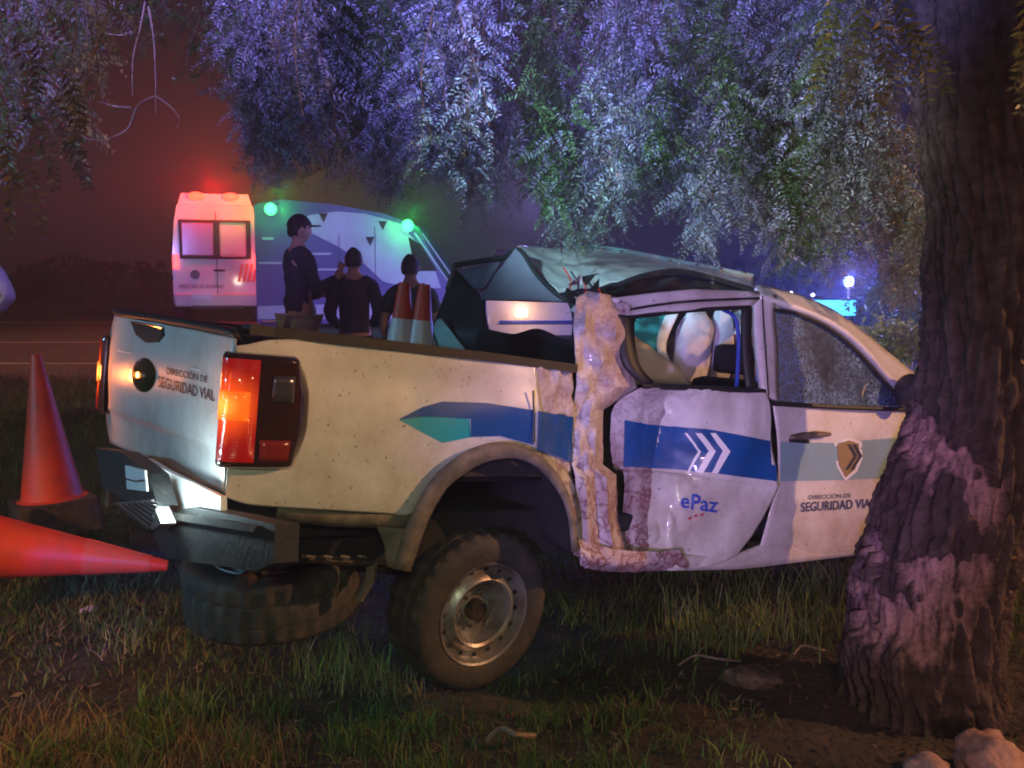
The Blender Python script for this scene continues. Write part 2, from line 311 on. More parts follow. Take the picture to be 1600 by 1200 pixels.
def glass_mat(name, tint, crazed):
    m = bpy.data.materials.new(name); m.use_nodes = True; n = m.node_tree.nodes; l = m.node_tree.links; n.remove(n['Principled BSDF'])
    tr = n.new('ShaderNodeBsdfTransparent'); tr.inputs[0].default_value = (*tint, 1)
    gl = n.new('ShaderNodeBsdfGlossy'); gl.inputs['Roughness'].default_value = .06
    fr = n.new('ShaderNodeFresnel'); fr.inputs[0].default_value = 1.6; mx = n.new('ShaderNodeMixShader'); l.new(fr.outputs[0], mx.inputs[0]); l.new(tr.outputs[0], mx.inputs[1]); l.new(gl.outputs[0], mx.inputs[2])
    out = mx
    if crazed:
        tc = n.new('ShaderNodeTexCoord'); v = n.new('ShaderNodeTexVoronoi'); v.inputs['Scale'].default_value = 120; l.new(tc.outputs['Object'], v.inputs['Vector'])
        ns = n.new('ShaderNodeTexNoise'); ns.inputs['Scale'].default_value = 4; ns.inputs['Detail'].default_value = 5; l.new(tc.outputs['Object'], ns.inputs['Vector'])
        r = n.new('ShaderNodeMapRange'); r.inputs[1].default_value = .32; r.inputs[2].default_value = .60; l.new(ns.outputs[0], r.inputs[0])
        df = n.new('ShaderNodeBsdfPrincipled'); df.inputs['Roughness'].default_value = .6
        rc = n.new('ShaderNodeValToRGB'); rc.color_ramp.elements[0].color = (.04, .13, .16, 1); rc.color_ramp.elements[1].color = (.26, .46, .80, 1); l.new(v.outputs['Color'], rc.inputs[0]); l.new(rc.outputs[0], df.inputs['Base Color'])  # blue of the reflected leaves is put into the crazing colours
        sub = n.new('ShaderNodeSeparateXYZ'); l.new(v.outputs['Color'], sub.inputs[0])
        mul = n.new('ShaderNodeMath'); mul.operation = 'MULTIPLY'; l.new(r.outputs[0], mul.inputs[0]); l.new(sub.outputs[0], mul.inputs[1])
        bp = n.new('ShaderNodeBump'); bp.inputs['Distance'].default_value = .004; l.new(v.outputs['Distance'], bp.inputs['Height']); l.new(bp.outputs[0], df.inputs['Normal'])
        m2 = n.new('ShaderNodeMixShader'); l.new(mul.outputs[0], m2.inputs[0]); l.new(mx.outputs[0], m2.inputs[1]); l.new(df.outputs[0], m2.inputs[2]); out = m2
    l.new(out.outputs[0], n['Material Output'].inputs[0]); return m
M['glass'] = glass_mat('cabin_glass', (.45, .6, .6), False); M['crazed'] = glass_mat('crazed_glass', (.30, .48, .46), True)

# ---------------------------------------------------------------- ground, road
def sstep(a, b, x):
    t = min(1, max(0, (x - a) / (b - a))); return t * t * (3 - 2 * t)
def gz(x, y):
    side = 1 - sstep(2.2, 5.5, x)
    z = -.26 + .04 * noise.noise(Vector((x * .9, y * .9, 0))) + .022 * noise.noise(Vector((x * 3.5, y * 3.5, 5)))
    left = sstep(-.8, -2.4, x)
    z += .10 * left
    a = 5.2 + 1.6 * (1 - left)
    z += (.76 - .10 * left) * sstep(a, a + 3.4, y) * (.25 + .75 * side)
    if y > 10.6: z = z * (1 - sstep(10.6, 12, y)) + sstep(10.6, 12, y) * (rz_(x, y) - .05)
    return z
def rz_(x, y): return (.5 + .3 * sstep(11, 26, y)) * (.25 + .75 * (1 - sstep(2.2, 5.5, x))) if y < 26 else .8 * (.25 + .75 * (1 - sstep(2.2, 5.5, x)))
xs = np.concatenate([np.linspace(-115, -12, 14)[:-1], np.linspace(-12, 9, 211), np.linspace(9, 115, 14)[1:]])
ys = np.concatenate([np.linspace(-38, -2, 8)[:-1], np.linspace(-2, 12, 141), np.linspace(12, 60, 40)[1:], np.linspace(60, 155, 8)[1:]])
gv = [(x, y, gz(x, y)) for y in ys for x in xs]; nx = len(xs)
gf = [(j * nx + i, j * nx + i + 1, (j + 1) * nx + i + 1, (j + 1) * nx + i) for j in range(len(ys) - 1) for i in range(nx - 1)]
M['soil'] = mat('soil', (.020, .013, .009), .95, noise_c=(.065, .040, .024), scale=3.2, bump=.03, bscale=22, detail=10)
tag(mesh_obj('ground', gv, gf, M['soil'], None, True), kind='structure')
rx = np.concatenate([np.linspace(-112, -12, 6)[:-1], np.linspace(-12, 9, 43), np.linspace(9, 112, 6)[1:]]); ry = np.linspace(11.0, 43, 34)
rv = [(x, y, rz_(x, y) + .004) for y in ry for x in rx]; n2 = len(rx)
tag(mesh_obj('road', rv, [(j * n2 + i, j * n2 + i + 1, (j + 1) * n2 + i + 1, (j + 1) * n2 + i) for j in range(len(ry) - 1) for i in range(n2 - 1)], M['asphalt'], None, True), kind='structure')
for y0, w in ((13.6, .12), (17.2, .12), (22.6, .14)):
    lv = []; lf = []
    for i, x in enumerate(rx): lv += [(x, y0, rz_(x, y0) + .010), (x, y0 + w, rz_(x, y0 + w) + .010)]
    lf = [(2 * i, 2 * i + 2, 2 * i + 3, 2 * i + 1) for i in range(len(rx) - 1)]
    tag(mesh_obj('road_line', lv, lf, M['roadpaint']), kind='structure')

# ---------------------------------------------------------------- vegetation by numpy
def quad_cloud(name, V, tint, material, parent=None, kind=None):
    """V: (n,4,3) leaf quads, tint: (n,3) colour of each leaf"""
    n = len(V); m = bpy.data.meshes.new(name); m.vertices.add(n * 4); m.vertices.foreach_set('co', V.reshape(-1).astype(np.float32))
    m.loops.add(n * 4); m.loops.foreach_set('vertex_index', np.arange(n * 4, dtype=np.int32)); m.polygons.add(n)
    m.polygons.foreach_set('loop_start', np.arange(0, n * 4, 4, dtype=np.int32)); m.update(calc_edges=True)
    a = m.color_attributes.new('tint', 'FLOAT_COLOR', 'POINT'); c = np.ones((n, 4, 4), np.float32); c[:, :, :3] = tint[:, None, :]
    a.data.foreach_set('color', c.reshape(-1)); m.materials.append(material)
    o = link(bpy.data.objects.new(name, m), parent)
    if kind: o['kind'] = kind
    return o
def unit(a): return a / (np.linalg.norm(a, axis=-1, keepdims=True) + 1e-9)
def branchlet(top, length, sway, leaf_gap=.05, leaf_len=.16, let_len=.036, let_w=.0105, pairs=9, droop=.55):
    """one hanging twig of the pepper tree: compound leaves with many narrow leaflets"""
    k = max(3, int(length / leaf_gap)); t = np.linspace(0, 1, k); ph = rng.uniform(0, 6.28)
    P = np.stack([top[0] + sway[0] * t ** 1.5 + .03 * np.sin(t * 5 + ph), top[1] + sway[1] * t ** 1.5 + .03 * np.cos(t * 4 + ph), top[2] - length * t], 1)
    az = rng.uniform(0, 6.28, k); D = unit(np.stack([np.cos(az) * (1 - droop * .6), np.sin(az) * (1 - droop * .6), -droop * np.ones(k)], 1) + rng.normal(0, .28, (k, 3)))
    s = (np.arange(pairs) + 1) / pairs
    L = leaf_len * rng.uniform(.7, 1.2, k)
    B = P[:, None, :] + D[:, None, :] * (L[:, None] * s)[..., None]; B[..., 2] -= (s ** 2 * .02)[None, :]
    side = unit(np.cross(D, rng.normal(0, 1, (k, 3)))); out = []
    for sg in (1, -1):
        d = unit(side[:, None, :] * sg + D[:, None, :] * .55 + rng.normal(0, .16, (k, pairs, 3)))
        ll = let_len * (1.05 - .5 * s)[None, :, None] * rng.uniform(.8, 1.15, (k, pairs, 1)); w = unit(np.cross(d, rng.normal(0, .5, (k, pairs, 3)) + np.cross(D, side)[:, None, :])) * let_w * .5
        out.append(np.stack([B, B + d * ll * .45 + w, B + d * ll, B + d * ll * .45 - w], 2))
    Q = np.concatenate(out, 1).reshape(-1, 4, 3)
    # the stalk itself, thin faces along the twig
    w = np.array([.0016, .0016, 0]); S = np.stack([P[:-1] - w, P[:-1] + w, P[1:] + w, P[1:] - w], 1)
    return Q, S
def leaf_tint(n, base, var=.35):
    c = np.array(base)[None] * rng.uniform(1 - var, 1 + var, (n, 1)) * rng.uniform(.88, 1.12, (n, 3)); return c

# ---------------------------------------------------------------- the pepper tree
tree = empty('pepper_tree', at(1452, 1095, 4.25) * 1, 0); tree.location.z = gz(tree.location.x, tree.location.y)
TB = tree.location.copy()
tag(tree, 'thick barked pepper tree with drooping branches, standing before the front of the wrecked pickup', 'tree')
prof = [  # height picture row, left edge, right edge, distance
    (1135, 1318, 1575, 4.25), (1090, 1348, 1545, 4.25), (1030, 1343, 1543, 4.27), (960, 1352, 1552, 4.3), (880, 1362, 1572, 4.3), (800, 1382, 1590, 4.32), (730, 1402, 1606, 4.33),
    (660, 1430, 1622, 4.35), (600, 1450, 1636, 4.36), (530, 1462, 1645, 4.4), (450, 1468, 1655, 4.4), (350, 1470, 1668, 4.45), (230, 1462, 1680, 4.5), (110, 1452, 1700, 4.55), (0, 1450, 1730, 4.6), (-160, 1440, 1760, 4.7), (-340, 1470, 1760, 4.8), (-520, 1500, 1740, 4.9)]
ring = []
for py, l, r, d in prof:
    a, b = at(l, py, d), at(r, py, d); ring.append(((a + b) / 2, (b - a).length / 2))
NS, NR = 260, 300; tv = []; tt = []; z0 = ring[0][0].z
cs = resample([c for c, _ in ring], 30); rs = resample([Vector((r, 0, 0)) for _, r in ring], 30)
barkc, woodc = Vector((.062, .042, .037)), Vector((.29, .165, .15))
peels = [(1425, 975, 74, 62), (1460, 905, 84, 40), (1378, 955, 34, 36), (1510, 905, 40, 40), (1478, 700, 20, 84), (1508, 730, 46, 22), (1448, 655, 20, 34), (1540, 780, 24, 46), (1400, 860, 16, 40)]
pk = [(at(x, y, 4.02), w / 1500 * 4.02, h / 1500 * 4.02) for x, y, w, h in peels]
for i, c in enumerate(cs):
    for k in range(NS):
        a = 2 * math.pi * k / NS; r = rs[i].x
        dirv = Vector((math.cos(a), math.sin(a) * .95, 0)); p = c + dirv * r
        u = a + .35 * (c.z) ; q = Vector((math.cos(u) * 3.2, math.sin(u) * 3.2, c.z * 1.1))
        rg = 1 - abs(noise.noise(q * 1.6)) * 2; rg2 = 1 - abs(noise.noise(Vector((q.x * 2.8, q.y * 2.8, q.z * 4.2)) + Vector((9, 3, 1)))) * 2; vd, vp = noise.voronoi(Vector((q.x * 1.9, q.y * 1.9, q.z * 2.6))); plate = min(1, (vd[1] - vd[0]) * 2.6)
        big = noise.noise(Vector((math.cos(a) * 1.2, math.sin(a) * 1.2, c.z * 1.6)))
        fine = noise.noise(p * 24)
        disp = .026 * rg + .024 * rg2 + .024 * plate + .045 * big + .007 * fine + .006 * noise.noise(p * 48)
        base_flare = .035 * max(0, (TB.z + .35 - c.z)) * (1 + 1.4 * math.sin(a * 5 + 1))
        m = 0
        if math.sin(a) < .25:
            for pc, pw, ph in pk:
                e = ((p.x - pc.x) / pw) ** 2 + ((p.z - pc.z) / ph) ** 2 + 1.5 * noise.noise(Vector((p.x * 16, p.y * 16, p.z * 5))) + .9 * noise.noise(Vector((p.x * 42, p.y * 42, p.z * 11)))
                m = max(m, min(1, max(0, (1.0 - e) * 6.0)))
        disp = disp * (1 - m * .55) - m * .026 + m * .016 * noise.noise(Vector((p.x * 34, p.y * 34, p.z * 6)))
        tv.append(p + dirv * (disp + base_flare) - TB)
        crack = max(0, min(1, .1 + .4 * (rg * .5 + rg2 * .5) + .6 * plate)); cc = barkc * (.55 + .9 * crack) * (1 + .5 * fine)
        g = 1 + .75 * noise.noise(Vector((p.x * 50, p.y * 50, p.z * 10))) + .5 * noise.noise(p * 9) + .4 * noise.noise(p * 55)
        cw = woodc * g; tt.append(cc.lerp(cw, m))
NRr = len(cs); tf = [(i * NS + k, i * NS + (k + 1) % NS, (i + 1) * NS + (k + 1) % NS, (i + 1) * NS + k) for i in range(NRr - 1) for k in range(NS)]
M['bark'] = attr_mat('bark', rough=.9, spec=.12, bump=.03, bscale=38)
trunk = mesh_obj('trunk', tv, tf, M['bark'], tree, True)
ca = trunk.data.color_attributes.new('tint', 'FLOAT_COLOR', 'POINT'); ca.data.foreach_set('color', [v for c in tt for v in (c.x, c.y, c.z, 1)])
# torn strips of bark and fibre along the right edge and on the scar
fb = []
for i in range(120):
    t = i / 119; py = 560 + 560 * t + random.uniform(-12, 12); ex = np.interp(py, [560, 800, 900, 1000, 1110], [1610, 1588, 1570, 1545, 1538])
    p = at(ex + random.uniform(-16, 4), py, 4.28 + random.uniform(-.22, .05)); d = Vector((random.uniform(.3, 1), random.uniform(-.8, .3), random.uniform(-.8, .9))).normalized(); L = random.uniform(.03, .11)
    q = p + d * L; w = Vector((.0, .0, random.uniform(.003, .009))); fb.append([tuple(p - w - TB), tuple(p + w - TB), tuple(q + w * .3 + Vector((0, 0, random.uniform(-.02, .02))) - TB), tuple(q - w * .3 - TB)])
tag(quad_cloud('torn_fibre', np.array(fb), leaf_tint(len(fb), (.36, .22, .11), .5), M['leaf'], tree), kind='stuff')
# limbs above the frame
def limb(name, pts, r0, r1):
    P = resample([Vector(p) for p in pts], 6); n = len(P)
    return tube(name, [p - TB for p in P], [r0 + (r1 - r0) * i / (n - 1) for i in range(n)], M['twigbark'], tree, 12)
M['twigbark'] = mat('limb_bark', (.05, .034, .026), .9, noise_c=(.10, .07, .05), scale=14, bump=.02, bscale=24)
limb('limb', [(2.45, 4.7, 3.9), (1.7, 5.0, 4.4), (.6, 5.6, 4.7), (-.8, 6.0, 4.75), (-2.6, 6.2, 4.5)], .20, .05)
limb('limb', [(2.3, 4.6, 3.3), (1.6, 5.6, 3.95), (.9, 6.8, 4.3), (.2, 8.4, 4.2)], .16, .04)
limb('limb', [(2.4, 4.7, 3.6), (1.2, 4.2, 4.2), (-.6, 3.9, 4.3), (-2.2, 3.6, 4.0)], .15, .04)
limb('limb', [(2.6, 4.8, 4.0), (3.6, 5.6, 4.6), (5, 6.4, 4.8)], .16, .05)
edge_x = [-60, 0, 60, 115, 135, 160, 240, 300, 345, 365, 400, 440, 470, 520, 560, 600, 650, 700, 750, 780, 820, 870, 915, 960, 985, 1030, 1060, 1100, 1130, 1160, 1200, 1240, 1290, 1320, 1350, 1400, 1450, 1500, 1650]
edge_y = [330, 290, 230, 255, 110, 60, 70, 120, 150, 160, 275, 290, 255, 285, 300, 315, 265, 275, 335, 320, 305, 385, 395, 385, 300, 330, 345, 395, 330, 335, 400, 430, 440, 380, 420, 475, 455, 330, 200]
Qs, Ss, Ts = [], [], []
def grow(px, py_end, d, length, **kw):
    b = at(px, py_end, d); sway = (rng.uniform(-.14, .14), rng.uniform(-.1, .1)); top = (b.x - sway[0], b.y - sway[1], b.z + length)
    q, s = branchlet(top, length, sway, **kw); nz = noise.noise(Vector((px / 130, py_end / 160, 2))); base = (.07, .12, .03) if nz > .2 else random.choice([(.13, .14, .09), (.18, .18, .15), (.24, .24, .24), (.30, .30, .32)])  # dark green and pale clumps put light and shade into the tint
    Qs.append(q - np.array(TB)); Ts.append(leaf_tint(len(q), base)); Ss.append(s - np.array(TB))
cl = [(rng.uniform(352, 1470), rng.uniform(.25, 1.0), rng.uniform(4.8, 8.2)) for _ in range(70)]
for i in range(900):
    cpx, cu, cdd = cl[i % 70]; px = min(1478, max(352, cpx + rng.normal(0, 20))); ye = np.interp(px, edge_x, edge_y)
    grow(px, ye * cu + rng.normal(0, 14) - 14, cdd + rng.normal(0, .25), rng.uniform(.4, .9))
for i in range(150):
    px = rng.uniform(352, 1475); ye = np.interp(px, edge_x, edge_y); d = rng.uniform(4.7, 8.6)
    u = rng.beta(3.2, 1.0); py = ye * u + rng.normal(0, 6) - 14
    grow(px, py, d, rng.uniform(.55, 1.15))
# denser tassels at the hanging tips
for cx, cy, w, n in [(430, 265, 34, 9), (400, 200, 34, 8), (600, 290, 40, 9), (560, 240, 40, 8), (750, 315, 28, 8), (700, 240, 40, 8), (905, 380, 36, 16), (870, 300, 40, 9), (1010, 290, 36, 9), (1060, 330, 26, 8), (1110, 385, 24, 10), (1190, 340, 26, 7),
                     (1240, 405, 36, 15), (1290, 430, 26, 8), (1350, 400, 34, 10), (1400, 465, 46, 20), (1440, 450, 26, 10), (1430, 380, 30, 8), (1260, 340, 40, 10), (1380, 320, 50, 12)]:
    for k in range(n): grow(cx + rng.normal(0, w * .5), cy + rng.normal(0, 10) - 8, rng.uniform(5, 6.5), rng.uniform(.35, .7), leaf_gap=.04)
for i in range(46):                               # left edge of the view, nearer
    px = rng.uniform(-70, 128); grow(px, np.interp(px, edge_x, edge_y) * rng.uniform(.35, 1) - 10, rng.uniform(3.2, 5.2), rng.uniform(.4, .9))
for i in range(26): px = rng.uniform(130, 352); grow(px, np.interp(px, edge_x, edge_y) * rng.uniform(.2, 1), rng.uniform(5, 7.5), rng.uniform(.4, .8), leaf_gap=.08)
for i in range(70): px = rng.uniform(1480, 2300); grow(px, rng.uniform(-60, 300), rng.uniform(5.6, 8), rng.uniform(.6, 1.2))
for i in range(60): px = rng.uniform(-900, -80); grow(px, rng.uniform(-100, 280), rng.uniform(4, 8), rng.uniform(.6, 1.2))
Q = np.concatenate(Qs); T = np.concatenate(Ts)
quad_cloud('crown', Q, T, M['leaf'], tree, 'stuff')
S_ = np.concatenate(Ss); quad_cloud('hanging_twigs', S_, leaf_tint(len(S_), (.10, .07, .05)), M['leaf'], tree, 'stuff')
def frond(px, py, d, length, ang, n=13, ll=.045, lw=.011, base=(.20, .19, .08), name='frond'):
    """one compound leaf near enough to see its leaflets"""
    b = at(px, py, d); di = np.array([math.sin(ang), rng.uniform(-.2, .2), -math.cos(ang)]); qs = []
    pts = [np.array(b) + di * length * t + np.array([.02 * math.sin(t * 3), 0, -.03 * t * t]) for t in np.linspace(0, 1, n)]
    for i in range(1, n):
        ax = unit(pts[i] - pts[i - 1]); sd = unit(np.cross(ax, np.array([rng.uniform(-.25, .25), 1, 0])))
        for sg in (1, -1):
            l = ll * (1.1 - .5 * i / n) * rng.uniform(.85, 1.15); dv = unit(sd * sg + ax * rng.uniform(.2, .9) + np.array([rng.normal(0, .15), rng.uniform(-.5, .5), rng.normal(0, .2)])); w = unit(np.cross(dv, np.array([0, 1, .3]))) * lw / 2
            p = pts[i]; qs.append([p, p + dv * l * .4 + w, p + dv * l, p + dv * l * .4 - w])
        w = np.array([.0015, 0, 0]); qs.append([pts[i - 1] - w, pts[i - 1] + w, pts[i] + w, pts[i] - w])
    qs = np.array(qs) - np.array(TB); return quad_cloud(name, qs, leaf_tint(len(qs), base, .25), M['leaf'], tree)
for x, y, l, a in [(1395, -20, .34, .25), (1375, 20, .34, .05), (1350, 0, .36, -.25), (1410, 30, .30, .3), (1340, 60, .26, -.3), (1385, 70, .28, .12), (1300, -10, .30, -.2), (1320, 30, .26, .1), (1285, 20, .3, -.1), (1430, 40, .26, .6), (1600, -10, .34, -.15), (1592, 40, .3, .1)]:
    frond(x, y, 2.9, l * .72, a, base=random.choice([(.22, .22, .06), (.26, .26, .20), (.16, .18, .07)]))
for x, y, l, a, b in [(100, 105, .26, .12, (.20, .17, .08)), (112, 120, .2, .0, (.22, .17, .08)), (10, 215, .28, .05, (.22, .16, .06)), (20, 228, .24, .25, (.20, .16, .07)), (-2, 190, .3, .1, (.2, .15, .06)), (40, 170, .22, .3, (.17, .16, .10)), (75, 150, .22, .3, (.17, .16, .12)), (95, 215, .14, .5, (.17, .16, .12)), (60, 60, .24, -.2, (.16, .16, .1)), (20, 40, .3, .1, (.2, .15, .08))]:
    frond(x, y, 3.1, l, a, base=b)
for pts in [[(236, -60), (222, 30), (208, 90), (207, 150)], [(232, 10), (240, 60), (243, 120), (243, 178)], [(243, 150), (215, 165), (200, 200), (170, 216), (135, 216), (95, 190)], [(243, 150), (265, 165), (280, 185), (276, 200)], [(205, 168), (180, 166), (152, 158)], [(207, 50), (185, 55), (160, 50)]]:
    P = resample([at(x, y, 5) for x, y in pts], 5); tube('bare_twig', [p - TB for p in P], [.006 - .004 * i / len(P) for i in range(len(P))], M['twig'], tree, 5)

# ---------------------------------------------------------------- grass and litter
def blades(n, area, h, w, tints, hfun=None, lean=.5):
    x = rng.uniform(area[0], area[1], n); y = rng.uniform(area[2], area[3], n)
    keep = [i for i in range(n) if (hfun is None or rng.uniform() < hfun(x[i], y[i]))]
    x, y = x[keep], y[keep]; n = len(x); z = np.array([gz(a, b) for a, b in zip(x, y)]) - .01
    H = h * rng.uniform(.4, 1.3, n); az = rng.uniform(0, 6.28, n); L = rng.uniform(.1, lean, n) * H * 1.4; W = w * rng.uniform(.6, 1.3, n)
    d = np.stack([np.cos(az), np.sin(az), 0 * az], 1); pz = rng.uniform(0, 6.28, n); s = np.stack([np.cos(pz), np.sin(pz), 0 * az], 1) * W[:, None] / 2
    b = np.stack([x, y, z], 1); mid = b + d * L[:, None] * .3; mid[:, 2] += H * .6; tip = b + d * L[:, None]; tip[:, 2] += H * .95
    q1 = np.stack([b - s, b + s, mid + s * .8, mid - s * .8], 1); q2 = np.stack([mid - s * .8, mid + s * .8, tip + s * .1, tip - s * .1], 1)
    t = np.array(tints)[rng.integers(0, len(tints), n)] * rng.uniform(.6, 1.3, (n, 1)); return np.concatenate([q1, q2]), np.concatenate([t, t])
GREEN = [(.07, .13, .025), (.05, .10, .02), (.11, .15, .035)]; DRY = [(.20, .13, .06), (.14, .09, .05), (.26, .18, .09)]
def cover(x, y):
    v = noise.noise(Vector((x * 1.1, y * 1.1, 3))) * .6 + .5 + .25 * noise.noise(Vector((x * 4, y * 4, 8)))
    if abs(x - 1.6) < .9 and y < 5.4: v -= .25
    return min(1, max(.03, (v - .38) * 3.2))
A = [blades(60000, (-4.5, 4.5, 2.6, 6.8), .07, .0075, GREEN + GREEN + DRY, cover, .9),
     blades(15000, (-4.8, -1.6, 4.8, 11.0), .10, .009, GREEN, lambda x, y: 1 if y < 9.6 else .5, .8),
     blades(9000, (-6.5, -2.0, 8.2, 11.2), .15, .010, DRY, None, .8),
     blades(9000, (-2.5, 4.0, 6.0, 11.0), .10, .009, GREEN + DRY, None, .8),
     blades(5000, (-3.2, -.9, 2.6, 3.9), .11, .0045, DRY, None, 1.1),
     blades(5200, (.6, 3.0, 4.7, 6.3), .20, .009, GREEN + [(.14, .18, .04)], lambda x, y: .5 if noise.noise(Vector((x * 2.5, y * 2.5, 1))) > -.05 else .03, .7),
     blades(9000, (-1.9, .7, 2.8, 4.1), .12, .008, GREEN, lambda x, y: .8 if noise.noise(Vector((x * 3, y * 3, 4))) > .05 else .03, .8)]
gq = np.concatenate([a[0] for a in A]); gt = np.concatenate([a[1] for a in A])
tag(quad_cloud('grass', gq, gt, M['grass']), 'rough green and dry grass on the dark soil', 'grass', kind='stuff')
def litter(n, area, s0, s1, tints):
    x = rng.uniform(area[0], area[1], n); y = rng.uniform(area[2], area[3], n); c = np.stack([x, y, [gz(a, b) + .012 for a, b in zip(x, y)]], 1)
    a = rng.uniform(0, 6.28, n); s = rng.uniform(s0, s1, n); u = np.stack([np.cos(a), np.sin(a), rng.uniform(-.5, .5, n)], 1) * s[:, None]; v = np.stack([-np.sin(a), np.cos(a), rng.uniform(-.5, .5, n)], 1) * (s * rng.uniform(.08, .4, n))[:, None]
    return np.stack([c - u, c - v, c + u, c + v], 1), np.array(tints)[rng.integers(0, len(tints), n)] * rng.uniform(.5, 1.2, (n, 1))
L1, T1 = litter(7000, (-4, 4, 2.7, 6.5), .008, .035, [(.16, .09, .06), (.08, .05, .035), (.22, .15, .10), (.05, .04, .03)])
tag(quad_cloud('leaf_litter', L1, T1, M['grass']), 'dead leaves and twigs scattered over the bare soil', 'litter', kind='stuff')
def tuft(px, py, n, h, label, tints, spread=.10, w=.006):
    g = Vector(px_ray(px, py)); z = -.24; t = (z - EYE) / g.z; p = Vector((0, 0, EYE)) + g * t; p.z = gz(p.x, p.y)
    qs, ts = [], []
    for i in range(n):
        b = np.array([rng.normal(0, spread * .5), rng.normal(0, spread * .4), -.02]); az = rng.uniform(0, 6.28); H = h * rng.uniform(.4, 1.15); L = H * rng.uniform(.1, .8); d = np.array([math.cos(az), math.sin(az), 0]); s = np.array([-math.sin(az), math.cos(az), 0]) * w / 2; s = np.array([w / 2 * rng.uniform(.5, 1), w / 2 * rng.uniform(-1, 1), 0])
        P = [b + d * L * t ** 1.8 + np.array([0, 0, H * (t - .25 * t ** 3 * (L / H))]) for t in (0, .35, .7, 1)]; c = np.array(random.choice(tints)) * rng.uniform(.7, 1.3)
        for k in range(3): qs.append([P[k] - s * (1 - k * .3), P[k] + s * (1 - k * .3), P[k + 1] + s * (1 - k * .3 - .28), P[k + 1] - s * (1 - k * .3 - .28)]); ts.append(c)
    o = quad_cloud('grass_tuft', np.array(qs), np.array(ts), M['grass']); o.location = p; return tag(o, label, 'grass tuft', 'tall grass tufts round the wreck', 'stuff')
DT = [(.28, .22, .12), (.20, .16, .08)]; GT = [(.12, .15, .04), (.08, .12, .03), (.18, .18, .06)]
tuft(545, 1060, 60, .30, 'tallest dry grass tuft, in front of the gap between spare tyre and rear wheel', DT + GT[:1], .16)
tuft(620, 1085, 40, .22, 'dry grass tuft just under the left side of the rear wheel', DT, .14)
tuft(470, 1080, 34, .20, 'thin green tuft below the spare tyre', GT + DT[:1], .14)
tuft(350, 1150, 60, .13, 'bright green leafy tuft at the bottom edge, left of middle', GT, .12, .010)
tuft(690, 1190, 70, .11, 'low green tuft at the bottom edge under the rear wheel', GT, .2, .009)
tuft(960, 985, 50, .24, 'yellow-green tuft under the crushed rear door', GT, .16)
tuft(1190, 985, 70, .30, 'bright yellow-green tuft under the gap between the doors', [(.2, .24, .05)] + GT, .2, .008)
tuft(1300, 960, 50, .26, 'green tuft growing beside the left foot of the trunk', GT, .2, .008)
tuft(1060, 1000, 44, .14, 'small green tuft on bare soil right of the rear wheel', GT, .16, .008)
tuft(110, 1190, 60, .11, 'orange lit dry tuft in the bottom left corner', DT, .2, .006)
tuft(110, 690, 60, .30, 'pale straw plume standing behind the left tail lamp', [(.42, .33, .2)], .14, .008)
for x_, y_, n_, h_, l_ in ((505, 1045, 50, .26, 'upright green tuft in front of the spare tyre'), (585, 1060, 40, .24, 'straggly dry tuft left of the rear wheel'), (900, 960, 60, .15, 'low yellow-green tuft right of the rear wheel'), (1075, 975, 60, .26, 'yellow-green tuft under the crushed door edge'), (1290, 925, 60, .28, 'tall green tuft under the front door'), (300, 1120, 80, .14, 'leafy green tuft low at the left of middle'), (1150, 1190, 40, .12, 'small leafy tuft at the bottom edge before the trunk'), (200, 1030, 60, .13, 'green tuft below the fallen cone')):
    tuft(x_, y_, n_, h_, l_, [(.20, .26, .06), (.14, .19, .04), (.30, .26, .12)], .18, .011)
tuft(905, 1120, 26, .06, 'small dry tuft on bare soil in the middle foreground', DT, .14)

# ---------------------------------------------------------------- distant trees
def far_tree(px, base_d, top_py, w, label, cyp=False):
    z0 = rz_(0, base_d) - .05; b = at(px, HOR, base_d); top = at(px, top_py, base_d).z; H = top - z0; n = 1500
    o = empty('distant_tree', (b.x, b.y, z0)); tag(o, label, 'tree', 'dark trees beyond the road')
    a = rng.uniform(0, 6.28, n); u = rng.uniform(-1, 1, n); r = rng.uniform(.55, 1, n) ** .6
    lump = np.array([1 + .35 * noise.noise(Vector((math.cos(q) * 1.7, v * 1.7, px))) for q, v in zip(a, u)])
    W = w / 2; sq = np.sqrt(1 - u ** 2) if not cyp else (1 - u) / 2 + .15
    P = np.stack([np.cos(a) * sq * W * r * lump, np.sin(a) * sq * W * r * lump, H * (.56 + .44 * u * lump) if not cyp else H * (.52 + .48 * u)], 1)
    s = .035 * H * rng.uniform(.6, 1.5, (n, 1)); uu = unit(rng.normal(0, 1, (n, 3))) * s; vv = unit(np.cross(uu, rng.normal(0, 1, (n, 3)))) * s
    quad_cloud('crown', np.stack([P - uu, P - vv, P + uu, P + vv], 1), leaf_tint(n, (.03, .035, .018)), M['foliage_far'], o)
    tube('trunk', [(0, 0, -.1), (0, 0, H * .6)], [.03 * H, .015 * H], M['bark_far'], o, 8)
far_tree(112, 52, 402, 4.6, 'broadest round dark tree beyond the road at the left'); far_tree(172, 54, 408, 4.4, 'round dark tree beyond the road next to the broadest one')
far_tree(222, 55, 424, 3.6, 'low dark tree beyond the road just left of the ambulance'); far_tree(33, 53, 414, 1.3, 'tall narrow dark tree beyond the road near the left edge', True)
far_tree(67, 52, 424, 1.2, 'shorter narrow dark tree beyond the road, right of the tall narrow one', True); far_tree(5, 50, 432, 3.0, 'low dark bush-like tree cut by the left edge, beyond the road')
hv = quad_cloud
n = 9000; P = np.stack([rng.uniform(-60, 60, n), rng.uniform(46, 60, n), rng.uniform(.4, 2.3, n)], 1); P[:, 2] *= (1 + .5 * np.sin(P[:, 0] * 1.3)) * .7; P[:, 2] += .4
